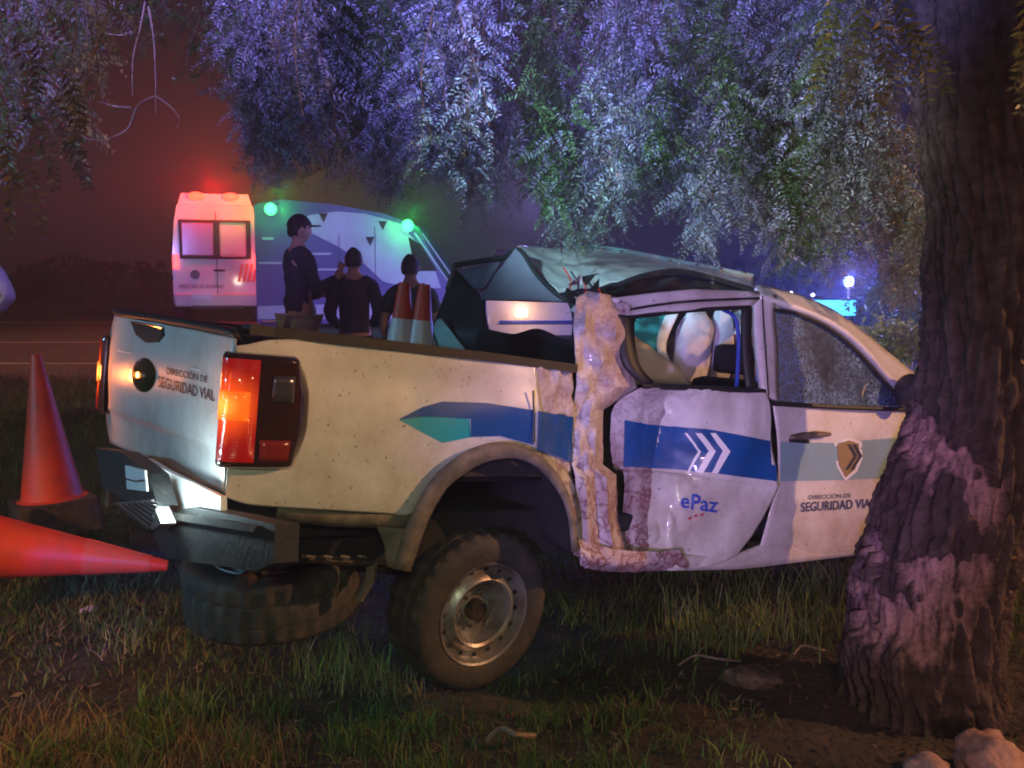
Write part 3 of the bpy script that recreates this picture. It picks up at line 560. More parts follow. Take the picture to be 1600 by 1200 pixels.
uu = unit(rng.normal(0, 1, (n, 3))) * .3; vv = unit(np.cross(uu, rng.normal(0, 1, (n, 3)))) * .3
tag(quad_cloud('undergrowth', np.stack([P - uu, P - vv, P + uu, P + vv], 1), leaf_tint(n, (.03, .03, .02)), M['foliage_far']), 'dark undergrowth along the far side of the road', 'undergrowth', kind='stuff')

# ---------------------------------------------------------------- PICKUP TRUCK
truck = empty('pickup_truck', TLOC, rot=TROT)
tag(truck, 'wrecked white pickup with blue stripe and crushed cab, jammed against the tree', 'pickup truck')
def crumple(amp, sc, axis=1, seed=0, base=None):
    def f(v):
        q = v * sc + Vector((seed, 0, 0)); k = (1 - abs(noise.noise(q)) * 2.2) + .5 * (1 - abs(noise.noise(q * 2.3)) * 2.2)
        a = amp(v) if callable(amp) else amp
        v[axis] += (k - .7) * a; return v
    return f
def crease(amp, sc, seed):
    def f(v):                                     # sheet metal buckles: flat facets meeting in sharp folds
        q = Vector((v.x * sc * 1.5, v.y * sc, v.z * sc)) + Vector((seed, seed, 0)); d, p = noise.voronoi(q + .5 * noise.noise_vector(q * .7))
        d2, p2 = noise.voronoi(q * 2.4)
        v.y += amp * ((d[1] - d[0]) * -1.0 + .35) + amp * .38 * ((d2[0] - d2[1]) + .3); v.x += amp * .3 * noise.noise(q); return v
    return f
def crease_z(amp, sc, seed):
    def f(v):
        q = Vector((v.x * sc, v.y * sc, seed)); d, p = noise.voronoi(q + .5 * noise.noise_vector(q)); d2, p2 = noise.voronoi(q * 2.7)
        v.z += (amp * ((d[0] - d[1]) + .3) + amp * .35 * ((d2[0] - d2[1]) + .3)) * (.35 + .65 * sstep(1.6, .5, v.x)); return v
    return f
# load bed side, rounded rear corner to bed front
tops = [SX(369, 540, -1.13), SY(388, 538, -.938), SY(425, 531, -.925)] + [SY(x, y, -.90) for x, y in ((500, 532), (600, 544), (640, 549), (657, 551), (673, 553), (707, 557), (740, 561), (773, 565), (807, 569), (838, 572))]
bots = [SX(352, 776, -1.13), SY(372, 784, -.938), SY(405, 790, -.925)] + [SY(x, y, -.925) for x, y in ((500, 796), (600, 802), (640, 804), (657, 780), (673, 753), (707, 720), (740, 701), (773, 693), (807, 695), (838, 709))]
def mids(a, b, t, dy): 
    r = [p.lerp(q, t) for p, q in zip(a, b)]
    for i, p in enumerate(r):
        if i >= 2: p.y += dy
        if i == 1: p.y += dy * .6
    return r
def bedfn(v):
    v.y += .012 * math.exp(-((v.x + .35) / .35) ** 2 - ((v.z - 1.22) / .07) ** 2)          # shallow hollow shaped in to catch shade for a dark reflection
    v.y += .004 * noise.noise(v * 3)
    return v
side = surf('bed_side', [tops, mids(tops, bots, .2, -.012), mids(tops, bots, .55, -.03), mids(tops, bots, .85, -.018), bots], M['white'], truck, 4, 6, bedfn)
side_f = surf('bed_front_panel', [[SY(838, 572, -.90), SY(865, 576, -.89), SY(893, 580, -.86)], [SY(836, 640, -.93), SY(865, 640, -.905), SY(895, 645, -.86)], [SY(838, 709, -.925), SY(868, 722, -.90), SY(893, 726, -.85)], [SY(868, 740, -.92), SY(882, 752, -.90), SY(897, 760, -.86)], [SY(890, 785, -.92), SY(896, 790, -.90), SY(903, 795, -.87)], [SY(900, 868, -.92), SY(904, 870, -.90), SY(910, 872, -.88)]],
                M['crush'], truck, 8, 6, crumple(lambda v: .018 * sstep(.05, .3, v.x), 9))
tube('panel_seam', [SY(833, 610, -.952), SY(834, 650, -.957), SY(833, 692, -.957)], .004, M['black'], truck, 6)
(lambda *a: None)('panel_seam', [SY(625, 668 + 60, -.958), SY(560, 720, -.958), SY(500, 712, -.958)], .0015, M['dusty'], truck, 5)
# rail cap, tailgate
def strip(name, pts, w, h, m, parent=truck, bev=.008):
    bm = bmesh.new(); rings = []
    for p in pts:
        p = Vector(p); rings.append([bm.verts.new(p + Vector((0, a, b))) for a, b in ((-w / 2, -h / 2), (w / 2, -h / 2), (w / 2, h / 2), (-w / 2, h / 2))])
    for i in range(len(rings) - 1):
        for k in range(4): bm.faces.new((rings[i][k], rings[i][(k + 1) % 4], rings[i + 1][(k + 1) % 4], rings[i + 1][k]))
    bm.faces.new(rings[0]); bm.faces.new(rings[-1][::-1]); return bm_obj(name, bm, m, parent, False, bev)
strip('bed_rail', [SY(384, 514, -.885), SY(422, 518, -.875), SY(500, 527, -.875), SY(640, 543, -.875), SY(773, 559, -.875), SY(893, 575, -.86)], .085, .035, M['black'])
z1 = 1.375
strip('bed_rail', [(-1.02, .875, 1.385), (-.3, .875, 1.38), (.48, .80, 1.37)], .085, .04, M['black'])
strip('bed_inner_side', [(-1.02, .865, 1.10), (.48, .80, 1.09)], .05, .5, M['black']); strip('bed_inner_side', [(-1.02, -.855, 1.10), (.25, -.84, 1.09)], .04, .48, M['black'])
surf('bed_floor', [[(-1.08, -.85, .84), (.5, -.8, .84)], [(-1.08, .85, .84), (.5, .8, .84)]], M['black'], truck, 2, 2, None, False, .03)
surf('bed_front_wall', [[(.5, -.8, 1.33), (.5, .78, 1.36)], [(.5, -.8, .84), (.5, .78, .84)]], M['black'], truck, 2, 2, None, False, .03)
surf('far_bed_side', [[(-1.1, .93, 1.36), (-.5, .94, 1.36), (.5, .93, 1.35)], [(-1.1, .94, .8), (-.5, .95, .95), (.5, .94, .6)]], M['white'], truck, 4, 4, None, False, .01)
TGx = -1.13
def tg(px, py, dx=0): return SX(px, py, TGx + dx)
trow = [[tg(180, 490, .01), tg(240, 501), tg(300, 511), tg(371, 526, .005)], [tg(170, 540, -.008), tg(236, 553, -.012), tg(296, 568, -.012), tg(366, 582, 0)],
        [tg(170, 625, -.005), tg(234, 648, -.012), tg(292, 668, -.012), tg(352, 690)], [tg(166, 648, .018), tg(232, 672, .018), tg(290, 694, .018), tg(351, 714, .018)], [tg(172, 692, .03), tg(230, 718, .03), tg(290, 745, .03), tg(351, 771, .03)]]
tgate = surf('tailgate', trow, M['white'], truck, 6, 5, lambda v: v + Vector((.005 * noise.noise(v * 5), 0, 0)), True, .004)
surf('tailgate_cap', [[tg(178, 484, .01), tg(240, 493, .005), tg(300, 503, .005), tg(372, 517, .01)], [tg(178, 491, -.008), tg(240, 501, -.014), tg(300, 511, -.014), tg(372, 526, -.008)]], M['black'], truck, 4, 2, None, False, .03)
surf('tailgate_inner', [[(-1.08, -.82, 1.36), (-1.08, .85, 1.39)], [(-1.08, -.82, .84), (-1.08, .85, .84)]], M['black'], truck, 2, 2, None, False, .02)
bt = bvh_of([tgate]); 
def plate_px(name, pts, m, bvh, off, parent=truck, thick=.01):
    V = [on_skin(bvh, x, y, off) for x, y in pts]; V = [v for v in V if v is not None]; o = mesh_obj(name, V, [tuple(range(len(V)))], m, parent); solid(o, thick); return o
hd = plate_px('tailgate_handle', [(208, 503), (256, 511), (259, 524), (250, 535), (232, 536), (217, 524)], M['black'], bt, .008)
tube('handle_lip', [on_skin(bt, 210, 504, .014), on_skin(bt, 236, 508, .018), on_skin(bt, 258, 513, .014)], .004, M['chrome'], truck, 6)
ctr = on_skin(bt, 226, 586, .006); ax = []
ov = []
for k in range(28):
    a = 2 * math.pi * k / 28; ov.append(on_skin(bt, 226 + 19 * math.cos(a), 586 + 27 * math.sin(a), .004))
em = mesh_obj('oval_badge', [ctr + Vector((-.016, 0, 0))] + [ctr.lerp(o, .7) + Vector((-.012, 0, 0)) for o in ov] + ov, [(0, 1 + k, 1 + (k + 1) % 28) for k in range(28)] + [(1 + k, 29 + k, 29 + (k + 1) % 28, 1 + (k + 1) % 28) for k in range(28)], mat('badge_green', (.02, .06, .025), .12, .6, 1), truck, True)
o = bm_obj('badge_dot', (lambda b: (bmesh.ops.create_icosphere(b, subdivisions=2, radius=.010, matrix=Matrix.Translation(on_skin(bt, 233, 588, .022))), b)[1])(bmesh.new()), M['chrome'], em, True)
decal_text('lettering', 'DIRECCIÓN DE', (262, 584), (326, 598), 13, M['letter'], bt, truck, .012, .005)
decal_text('lettering', 'SEGURIDAD VIAL', (249, 604), (337, 627), 17, M['letter'], bt, truck, .016, .005)
for x in (200, 232, 262): pass
for (x0, y0, x1, y1) in ((183, 547, 208, 553), (300, 575, 312, 578)):
    tube('scratch', [on_skin(bt, x0, y0, .002), on_skin(bt, x1, y1, .002)], .003, M['white_vinyl'], truck, 5)
# tail lamps
def tail_lamp(s, lit):
    L = empty('tail_lamp', (0, 0, 0)); L.parent = truck
    z0, z1 = .905, 1.285
    def path(z, bulge):   # from tailgate side round the corner to the side
        k = math.sin(math.pi * (z - z0) / (z1 - z0)) ** .55 if z0 < z < z1 else 0
        return [Vector((-1.140 - .006 * bulge, s * -.922, z)), Vector((-1.155 - .012 * bulge, s * -.945, z)), Vector((-1.125 - .02 * bulge, s * (-.980 - .012 * bulge), z)), Vector((-1.03, s * (-.990 - .02 * bulge), z)), Vector((-.94, s * (-.985 - .02 * bulge), z)), Vector((-.865 - .07 * (1 - k), s * (-.955 - .004), z))]
    zs = [z0, z0 + .012, z0 + .03, z0 + .06, z0 + .1, 1.05, 1.15, z1 - .1, z1 - .06, z1 - .03, z1 - .012, z1]
    rows = []
    for z in zs:
        e = 1 if z0 + .01 < z < z1 - .01 else .0
        rows.append([p + Vector((0, s * (.012 * (1 - e)), 0)) for p in path(z, e)])
    surf('lens_housing', rows, M['smoked'], L, 5, 2, None, True, .012)
    def lens(name, za, zb, ta, tb, m, lift=.012):
        def pt(t, z):
            P = path(z, 1); i = min(int(t), len(P) - 2); q = P[i].lerp(P[i + 1], t - i); n = Vector((-.7, s * -.7, 0)).normalized(); return q + n * lift
        surf(name, [[pt(ta + (tb - ta) * k / 6, z) for k in range(7)] for z in (zb, (za + zb) / 2, za)], m, L, 1, 2, None, False, .008)
    lens('red_lens', .925, 1.268, .30, 2.75, M['redlens']); lens('amber_lens', 1.062, 1.16, .38, 2.55, M['amber'], .019)
    lens('reverse_lens', 1.13, 1.22, 3.2, 4.1, M['chromedark']); lens('side_lens', .93, 1.0, 2.9, 4.5, M['redlens_dim'])
    return L
def bulb_mat(name, base, c_in, c_out, s_in, s_out, z0, w):
    m = mat(name, base, .15, 0, 1); n = m.node_tree.nodes; l = m.node_tree.links; b = n['Principled BSDF']
    tc = n.new('ShaderNodeTexCoord'); sp = n.new('ShaderNodeSeparateXYZ'); l.new(tc.outputs['Object'], sp.inputs[0])
    ay = n.new('ShaderNodeMath'); ay.operation = 'ABSOLUTE'; l.new(sp.outputs[1], ay.inputs[0]); cb = n.new('ShaderNodeCombineXYZ'); l.new(sp.outputs[0], cb.inputs[0]); l.new(ay.outputs[0], cb.inputs[1]); l.new(sp.outputs[2], cb.inputs[2])
    ds = n.new('ShaderNodeVectorMath'); ds.operation = 'DISTANCE'; l.new(cb.outputs[0], ds.inputs[0]); ds.inputs[1].default_value = (-1.15, .955, z0)
    r = n.new('ShaderNodeMapRange'); r.interpolation_type = 'SMOOTHSTEP'; r.inputs[1].default_value = 0; r.inputs[2].default_value = w; l.new(ds.outputs['Value'], r.inputs[0])
    c = n.new('ShaderNodeMix'); c.data_type = 'RGBA'; c.inputs[6].default_value = (*[k * s_in for k in c_in], 1); c.inputs[7].default_value = (*[k * s_out for k in c_out], 1); l.new(r.outputs[0], c.inputs[0]); l.new(c.outputs[2], b.inputs['Emission Color']); b.inputs['Emission Strength'].default_value = 1
    w2 = n.new('ShaderNodeTexWave'); w2.inputs['Scale'].default_value = 42; w2.bands_direction = 'Z'; l.new(tc.outputs['Object'], w2.inputs['Vector']); bp = n.new('ShaderNodeBump'); bp.inputs['Distance'].default_value = .002; l.new(w2.outputs['Fac'], bp.inputs['Height']); l.new(bp.outputs[0], b.inputs['Normal'])
    return m
M['redlens'] = bulb_mat('red_lens_lit', (.16, .006, .005), (1, .10, .005), (.55, .008, .004), 1.5, .45, 1.11, .15)
M['amber'] = bulb_mat('amber_lens_lit', (.35, .08, .01), (1, .42, .05), (1, .13, .004), 2.4, 1.0, 1.11, .075)
M['chromedark'] = mat('dark_reflector', (.2, .19, .24), .2, .8); M['redlens_dim'] = mat('dim_red_lens', (.22, .02, .01), .2, 0, .8)
tail_lamp(1, True); tail_lamp(-1, True)
lamp('tail_lamp_glow', 'POINT', TM @ Vector((-1.28, -1.02, 1.1)), (1, .22, .05), 1.6, .04)
lamp('tail_lamp_glow_far', 'POINT', TM @ Vector((-1.30, 1.0, 1.1)), (1, .25, .05), 5, .04)
# arch flare and wheel well
oi = [(615, 889), (640, 813), (673, 753), (707, 720), (740, 701), (773, 693), (807, 695), (840, 710), (867, 737), (887, 770), (897, 810), (902, 862)]
ii = [(640, 893), (668, 812), (697, 762), (728, 737), (758, 721), (785, 715), (812, 716), (838, 728), (862, 752), (881, 783), (890, 818), (894, 862)]
surf('arch_flare', [[SY(x, y, -.935) for x, y in oi], [SY(x, y, -.975) for x, y in oi], [SY(x, y, -.975) for x, y in ii], [SY(x, y, -.90) for x, y in ii]], M['dusty'], truck, 3, 2, None, False, .008, True)
wl = [SY(x, y, -.88) for x, y in ii]
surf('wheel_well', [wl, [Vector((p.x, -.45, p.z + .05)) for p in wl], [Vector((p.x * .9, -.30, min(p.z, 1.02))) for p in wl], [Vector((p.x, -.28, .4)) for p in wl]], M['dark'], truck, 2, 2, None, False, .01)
# lower corner behind the wheel
surf('lower_quarter', [[SY(435, 791, -.90), SY(520, 799, -.90), SY(600, 803, -.915), SY(642, 806, -.925)], [SY(430, 812, -.88), SY(520, 822, -.88), SY(590, 824, -.90), SY(636, 826, -.92)]], M['dusty'], truck, 3, 2, None, False, .012)
surf('lower_quarter', [[SY(588, 822, -.90), SY(612, 824, -.91), SY(637, 822, -.92)], [SY(600, 850, -.90), SY(612, 852, -.91), SY(628, 850, -.92)], [SY(604, 884, -.90), SY(608, 886, -.91), SY(616, 888, -.92)]], M['dusty'], truck, 3, 3, None, False, .012)
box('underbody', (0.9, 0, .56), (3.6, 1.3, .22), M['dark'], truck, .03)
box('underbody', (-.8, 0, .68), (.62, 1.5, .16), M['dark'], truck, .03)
for s in (-1, 1): box('chassis_rail', (-.55, s * .48, .58), (1.3, .08, .13), M['darksteel'], truck, .01)
tube('rear_axle', [(-.06, -.62, .33), (-.06, .78, .40)], .05, M['darksteel'], truck, 12)
for s in (-1, 1): strip('leaf_spring', [(-.75, s * .5, .55), (-.4, s * .5, .42), (-.06, s * .5, .37), (.3, s * .5, .42), (.6, s * .5, .52)], .06, .035, M['darksteel'])
tube('exhaust_pipe', [(.5, -.3, .5), (-.5, -.45, .5), (-.85, -.62, .47), (-1.0, -.80, .46)], .03, M['darksteel'], truck, 10)
# hanging rear bumper
B = empty('rear_bumper', (0, 0, 0)); B.parent = truck
def bx(px, py, x=-1.28): return SX(px, py, x)
def prism(name, pts, x, dx, m, parent, bev=.012):
    bm = bmesh.new(); f = [bm.verts.new(SX(a, b, x)) for a, b in pts]; g = [bm.verts.new(v.co + Vector((dx, 0, 0))) for v in f]; n = len(f)
    bm.faces.new(f); bm.faces.new(g[::-1])
    for i in range(n): bm.faces.new((f[i], g[i], g[(i + 1) % n], f[(i + 1) % n]))
    return bm_obj(name, bm, m, parent, False, bev)
prism('bumper_end', [(150, 700), (188, 706), (232, 740), (246, 790), (196, 782), (160, 762)], -1.30, .07, M['bumper'], B, .02)
prism('bumper_recess', [(230, 716), (262, 736), (345, 776), (345, 804), (262, 812), (243, 800)], -1.19, .02, M['white_vinyl'], B, .004)
prism('step_pad', [(176, 786), (236, 780), (252, 818), (238, 828)], -1.31, .05, M['steel'], B, .004)
for k in range(7):
    a = SX(182 + k * 9, 788 - k * .5, -1.318); b = SX(232 + k * 2.5, 828 - k * 7, -1.318); tube('tread_rib', [a, b], .004, M['black'], B, 5)
pl = prism('number_plate', [(195, 727), (226, 735), (229, 768), (198, 764)], -1.312, .008, M['plate'], B, .002)
tube('plate_crack', [SX(196, 748, -1.316), SX(212, 752, -1.318), SX(227, 750, -1.316)], .003, M['black'], B, 5)
box('plate_lamp', SX(247, 741, -1.22), (.02, .07, .02), M['platelamp'], B, .004)
lamp('plate_light', 'POINT', TM @ (SX(256, 770, -1.30)), (.7, .95, 1), 5, .02)
prism('bumper_corner', [(247, 806), (300, 792), (372, 806), (430, 820), (428, 880), (400, 893), (262, 872), (240, 838)], -1.22, .07, M['bumper'], B, .03)
prism('step_pad', [(262, 800), (345, 812), (400, 822), (396, 832), (270, 812)], -1.235, .02, M['rubber'], B, .004)
tube('chrome_edge', [SY(352, 800, -1.0), SY(404, 806, -1.0), SY(416, 822, -1.0), SY(418, 868, -1.0)], .005, M['dusty'], B, 6)
box('bracket', SY(450, 842, -.86), (.05, .03, .15), M['dusty'], truck, .006)
tube('tow_bar', [SY(468, 872, -.85), SY(520, 876, -.85), SY(582, 880, -.85)], .016, M['darksteel'], truck, 8)
for k in range(4): tube('bar_clip', [SY(478 + k * 27, 869, -.88), SY(492 + k * 27, 871, -.88)], .006, M['dusty'], truck, 6)
tube('spring_shackle', [SY(582, 880, -.85), SY(578, 905, -.83), SY(560, 935, -.80)], .022, M['dusty'], truck, 8)
box('mud_flap', SY(630, 930, -.75), (.02, .24, .0), M['black'], truck, 0) if False else None

# wheels
def wheel(c, axis, spin, r=.355, wd=.25, full=True):
    """axis: outward direction in truck axes"""
    Wh = empty('wheel', c); Wh.parent = truck; Wh.rotation_euler = Vector(axis).normalized().to_track_quat('Z', 'Y').to_euler()
    h = wd / 2
    def tread(v, a):
        rr = math.hypot(v.x, v.y)
        if rr > r * .985 and abs(v.z) < h * .9:
            g = .010 if (int(a / (2 * math.pi) * 60) % 2) ^ (v.z > 0) else 0
            v *= 1; v.x *= (rr - g) / rr; v.y *= (rr - g) / rr
        return v
    pr = [(.20, -h * .8), (.24, -h), (.30, -h * 1.04), (.335, -h * .95), (r, -h * .8), (r, -h * .4), (r - .012, -h * .38), (r - .012, -h * .32), (r, -h * .3), (r, h * .0), (r, h * .3), (r - .012, h * .32), (r - .012, h * .38), (r, h * .4), (r, h * .8), (.335, h * .95), (.322, h * 1.02), (.30, h * 1.06), (.285, h * 1.06), (.25, h * 1.05), (.234, h * 1.0), (.226, h * .9)]
    lathe('tyre', pr, M['tyre'], Wh, 120, None, tread)
    lathe('rim', [(.20, -h * .8), (.232, h * .96), (.228, h * 1.04), (.218, h * 1.0), (.210, h * .78), (.203, h * .68), (.178, h * .72), (.163, h * .86), (.150, h * .92), (.138, h * .86), (.126, h * .50), (.110, h * .30), (.06, h * .28), (.055, h * .35), (.0, h * .35)], M['steel'], Wh, 64)
    if full:
        for k in range(16):
            a = 2 * math.pi * k / 16; n = Matrix.Rotation(a, 4, 'Z')
            bm = bmesh.new(); bmesh.ops.create_circle(bm, cap_ends=True, radius=.0115, segments=12, matrix=n @ Matrix.Translation((.191, 0, h * .702 + .004)) @ Matrix.Rotation(R(-11), 4, 'Y') @ Matrix.Diagonal((.85, 1, 1, 1))); bm_obj('vent_hole', bm, M['dark'], Wh)
        for k in range(6):
            a = 2 * math.pi * k / 6 + spin; bm = bmesh.new(); bmesh.ops.create_cone(bm, segments=6, radius1=.013, radius2=.010, depth=.022, cap_ends=True, matrix=Matrix.Translation((.078 * math.cos(a), .078 * math.sin(a), h * .28 + .012))); bm_obj('lug_nut', bm, M['chrome'], Wh)
        lathe('hub', [(.048, h * .3), (.045, h * .62), (.036, h * .72), (.034, h * .66), (.0, h * .64)], M['darksteel'], Wh, 24)
    return Wh
wc = SY(752, 957, -.72); ax = Vector((.06, -1, -.10)).normalized()
wheel(wc - ax * .10, ax, .3)
wheel((-.04, .80, .40), (0, 1, 0), 0, full=False)
wheel((3.22, -.80, .36), (-.1, -1, 0), 0, full=False); wheel((3.22, .80, .36), (0, 1, 0), 0, full=False)
sp = SX(425, 908, -.72)
Wsp = wheel(sp, (-.18, -.10, 1), 0, full=False); Wsp.name = 'spare_wheel'; Wsp['label'] = 'spare wheel dropped flat beneath the rear of the bed'

# crushed cab corner and doors
c1 = [[(900, 466, -.74), (918, 455, -.70), (938, 458, -.77), (958, 462, -.70), (985, 478, -.78)],
      [(896, 515, -.80), (914, 508, -.84), (930, 518, -.78), (962, 520, -.83), (988, 520, -.76)],
      [(900, 560, -.85), (912, 556, -.80), (940, 564, -.86), (960, 556, -.79), (990, 566, -.79)],
      [(901, 600, -.84), (920, 606, -.87), (934, 596, -.80), (962, 604, -.84), (996, 606, -.82)],
      [(896, 645, -.85), (910, 640, -.82), (922, 646, -.88), (933, 640, -.82), (943, 640, -.74)],
      [(893, 690, -.83), (906, 696, -.88), (920, 686, -.83), (930, 694, -.87), (942, 690, -.76)],
      [(894, 726, -.86), (908, 730, -.84), (920, 724, -.90), (930, 728, -.84), (942, 726, -.76)],
      [(899, 745, -.88), (914, 750, -.92), (930, 742, -.85), (948, 748, -.89), (963, 742, -.80)],
      [(903, 800, -.86), (918, 806, -.93), (934, 798, -.87), (950, 806, -.92), (966, 812, -.80)],
      [(906, 884, -.91), (922, 888, -.93), (940, 884, -.90), (962, 888, -.92), (990, 888, -.88)]]
def sharp(o, a=24): o.data.set_sharp_from_angle(angle=R(a)); return o
c1o = surf('cab_rear_corner', [[SY(*p) for p in r] for r in c1], M['crush'], truck, 8, 7, crease(.010, 9, 3), False, .003); sharp(c1o, 12)
d1 = [[(1000, 606, -.84), (1045, 607, -.90), (1100, 608, -.95), (1150, 610, -.97), (1195, 613, -.97)],
      [(958, 640, -.72), (1035, 640, -.80), (1100, 640, -.95), (1155, 642, -.99), (1203, 645, -1.00)],
      [(957, 726, -.66), (1020, 728, -.74), (1062, 734, -.86), (1140, 742, -.99), (1213, 752, -1.02)],
      [(976, 745, -.68), (1020, 745, -.76), (1062, 748, -.88), (1140, 755, -.98), (1211, 765, -1.01)],
      [(974, 842, -.78), (1010, 840, -.84), (1055, 830, -.90), (1110, 830, -.95), (1187, 815, -.98)],
      [(985, 884, -.86), (1020, 888, -.90), (1060, 888, -.93), (1100, 886, -.94), (1150, 868, -.95)]]
def doorfn(v):
    k = sstep(1.25, .75, v.x); q = v * 7
    v.y += ((1 - abs(noise.noise(q)) * 2.2) + .5 * (1 - abs(noise.noise(q * 2.2)) * 2.2) - .7) * (.004 + .032 * k)
    v.y += .010 * math.sin((v.z * 1.2 - v.x * 1.6) * 9) * sstep(.8, 1.1, v.x)
    return v
door_r = surf('rear_door', [[SY(*p) for p in r[1:]] for r in d1], M['white'], truck, 16, 11, doorfn, True, .004); sharp(door_r, 30)
d1b = [[r[0], ((r[0][0] + r[1][0]) / 2, (r[0][1] + r[1][1]) / 2, (r[0][2] + r[1][2]) / 2 - .03), (r[1][0] + 8, r[1][1], r[1][2] + .004)] for r in d1]
door_c = surf('crushed_door_edge', [[SY(*p) for p in r] for r in d1b], M['crush'], truck, 16, 10, crease(.013, 8, 11), True, .003); sharp(door_c)
crushd = surf('crushed_sill', [[SY(904, 842, -.925), SY(960, 858, -.93), SY(1020, 862, -.945), SY(1062, 858, -.955)], [SY(908, 870, -.95), SY(965, 880, -.95), SY(1030, 880, -.955), SY(1072, 872, -.96)], [SY(912, 888, -.90), SY(965, 894, -.90), SY(1030, 892, -.92), SY(1080, 888, -.93)]], M['crush'], truck, 14, 8, crease(.022, 9, 7), True, .003); sharp(crushd)
sill = surf('sill', [[SY(1050, 868, -.93), SY(1150, 866, -.93), SY(1190, 850, -.93), SY(1290, 850, -.92), SY(1380, 838, -.92), SY(1470, 826, -.92)], [SY(1040, 890, -.92), SY(1150, 888, -.92), SY(1190, 884, -.92), SY(1290, 872, -.92), SY(1372, 862, -.91), SY(1462, 850, -.91)]], M['white'], truck, 4, 3, None, False, .03)
d2 = [[(1207, 632, -.94), (1280, 637, -.93), (1350, 640, -.92), (1420, 640, -.91), (1480, 640, -.90)],
      [(1214, 690, -.965), (1280, 690, -.965), (1350, 688, -.955), (1425, 684, -.94), (1485, 682, -.93)],
      [(1215, 752, -.955), (1280, 750, -.955), (1350, 748, -.945), (1420, 745, -.93), (1480, 742, -.92)],
      [(1202, 800, -.965), (1280, 800, -.965), (1350, 796, -.955), (1400, 795, -.94), (1470, 792, -.93)],
      [(1188, 850, -.94), (1270, 852, -.94), (1340, 848, -.94), (1380, 842, -.93), (1460, 832, -.92)],
      [(1186, 876, -.93), (1270, 868, -.93), (1340, 860, -.93), (1378, 855, -.92), (1460, 845, -.91)]]
door_f = surf('front_door', [[SY(*p) for p in r] for r in d2], M['white'], truck, 8, 8, lambda v: v + Vector((0, .006 * noise.noise(v * 4) , 0)), True, .004)
surf('front_wing', [[SY(1486, 655, -.9), (3.3, -.88, 1.16), (4.0, -.80, 1.05)], [SY(1480, 760, -.93), (3.3, -.93, .93), (4.05, -.82, .8)], [SY(1460, 845, -.91), (3.3, -.93, .80), (4.05, -.8, .55)]], M['white'], truck, 4, 4, None, True, .01)
surf('bonnet', [[(2.75, -.82, 1.22), (3.4, -.80, 1.16), (4.05, -.72, 1.0)], [(2.75, 0, 1.30), (3.4, 0, 1.22), (4.15, 0, 1.05)], [(2.75, .82, 1.22), (3.4, .80, 1.16), (4.05, .72, 1.0)]], M['white'], truck, 5, 5, crumple(.03, 4, 2), True, .01)
surf('front_end', [[(4.05, -.8, 1.0), (4.2, 0, 1.05), (4.05, .8, 1.0)], [(4.05, -.8, .5), (4.2, 0, .5), (4.05, .8, .5)]], M['black'], truck, 5, 3, None, True, .02)
surf('far_side', [[(.52, .80, 1.22), (1.6, .86, 1.22), (2.7, .86, 1.22), (4.05, .8, 1.02)], [(.52, .93, .55), (1.6, .93, .45), (2.7, .93, .5), (4.05, .82, .55)]], M['white'], truck, 4, 3, None, False, .04)
bs = bvh_of([side, side_f]); bd = bvh_of([door_r]); bdc = bvh_of([door_c]); bf = bvh_of([door_f])
# livery
decal_quad('livery_stripe', [[(624, 655), (660, 637), (690, 629), (730, 629)], [(624, 657), (660, 676), (690, 692), (735, 683)]], M['teal_vinyl'], bs, truck)
decal_quad('livery_stripe', [[(624, 654), (660, 636), (690, 628), (760, 630), (832, 641)], [(624, 656), (660, 651), (690, 652), (736, 654), (832, 690)]], M['blue_vinyl'], bs, truck, off=.007)
decal_quad('livery_stripe', [[(734, 654), (780, 660), (832, 678)], [(734, 682), (780, 680), (832, 694)]], M['blue_vinyl'], bs, truck, off=.0085)
decal_quad('livery_stripe', [[(837, 642), (892, 650)], [(837, 702), (890, 722)]], M['blue_vinyl'], bs, truck, off=.016)
decal_quad('livery_stripe', [[(1014, 663), (1056, 666), (1110, 671), (1209, 690)], [(1018, 731), (1058, 734), (1110, 738), (1213, 752)]], M['blue_vinyl'], bd, truck, 14, 10, .007)
decal_quad('livery_stripe', [[(976, 655), (1010, 662), (1054, 666)], [(974, 728), (1010, 730), (1056, 734)]], M['blue_vinyl'], bdc, truck, 14, 12, .009)
decal_quad('livery_stripe', [[(1218, 690), (1300, 692), (1420, 682), (1480, 680)], [(1218, 752), (1300, 750), (1405, 746), (1478, 742)]], M['pale_vinyl'], bf, truck, off=.005)
for x in (1086, 1108, 1070):
    w = 9 if x > 1075 else 4
    decal_quad('chevron', [[(x, 676), (x + w, 676)], [(x + 20, 704), (x + 20 + w * 1.3, 705)]], M['white_vinyl'], bd, truck, 4, 5, .012)
    decal_quad('chevron', [[(x + 20, 704), (x + 20 + w * 1.3, 705)], [(x + 3, 738), (x + 3 + w, 739)]], M['white_vinyl'], bd, truck, 4, 5, .012)
decal_text('lettering', 'ePaz', (1062, 792), (1119, 800), 23, M['navy'], bd, truck, .018, .009, 2)
for x_, y_ in ((1074, 812), (1084, 808), (1093, 806)): decal_quad('red_mark', [[(x_, y_ - 4), (x_ + 6, y_ - 5)], [(x_, y_), (x_ + 5, y_ - 2)]], M['redprint'], bd, truck, 2, 2, .009)
decal_text('lettering', 'DIRECCIÓN DE', (1262, 780), (1328, 777), 8, M['letter'], bf, truck, .01, .007)
decal_text('lettering', 'SEGURIDAD VIAL', (1250, 799), (1366, 792), 14, M['letter'], bf, truck, .016, .007)
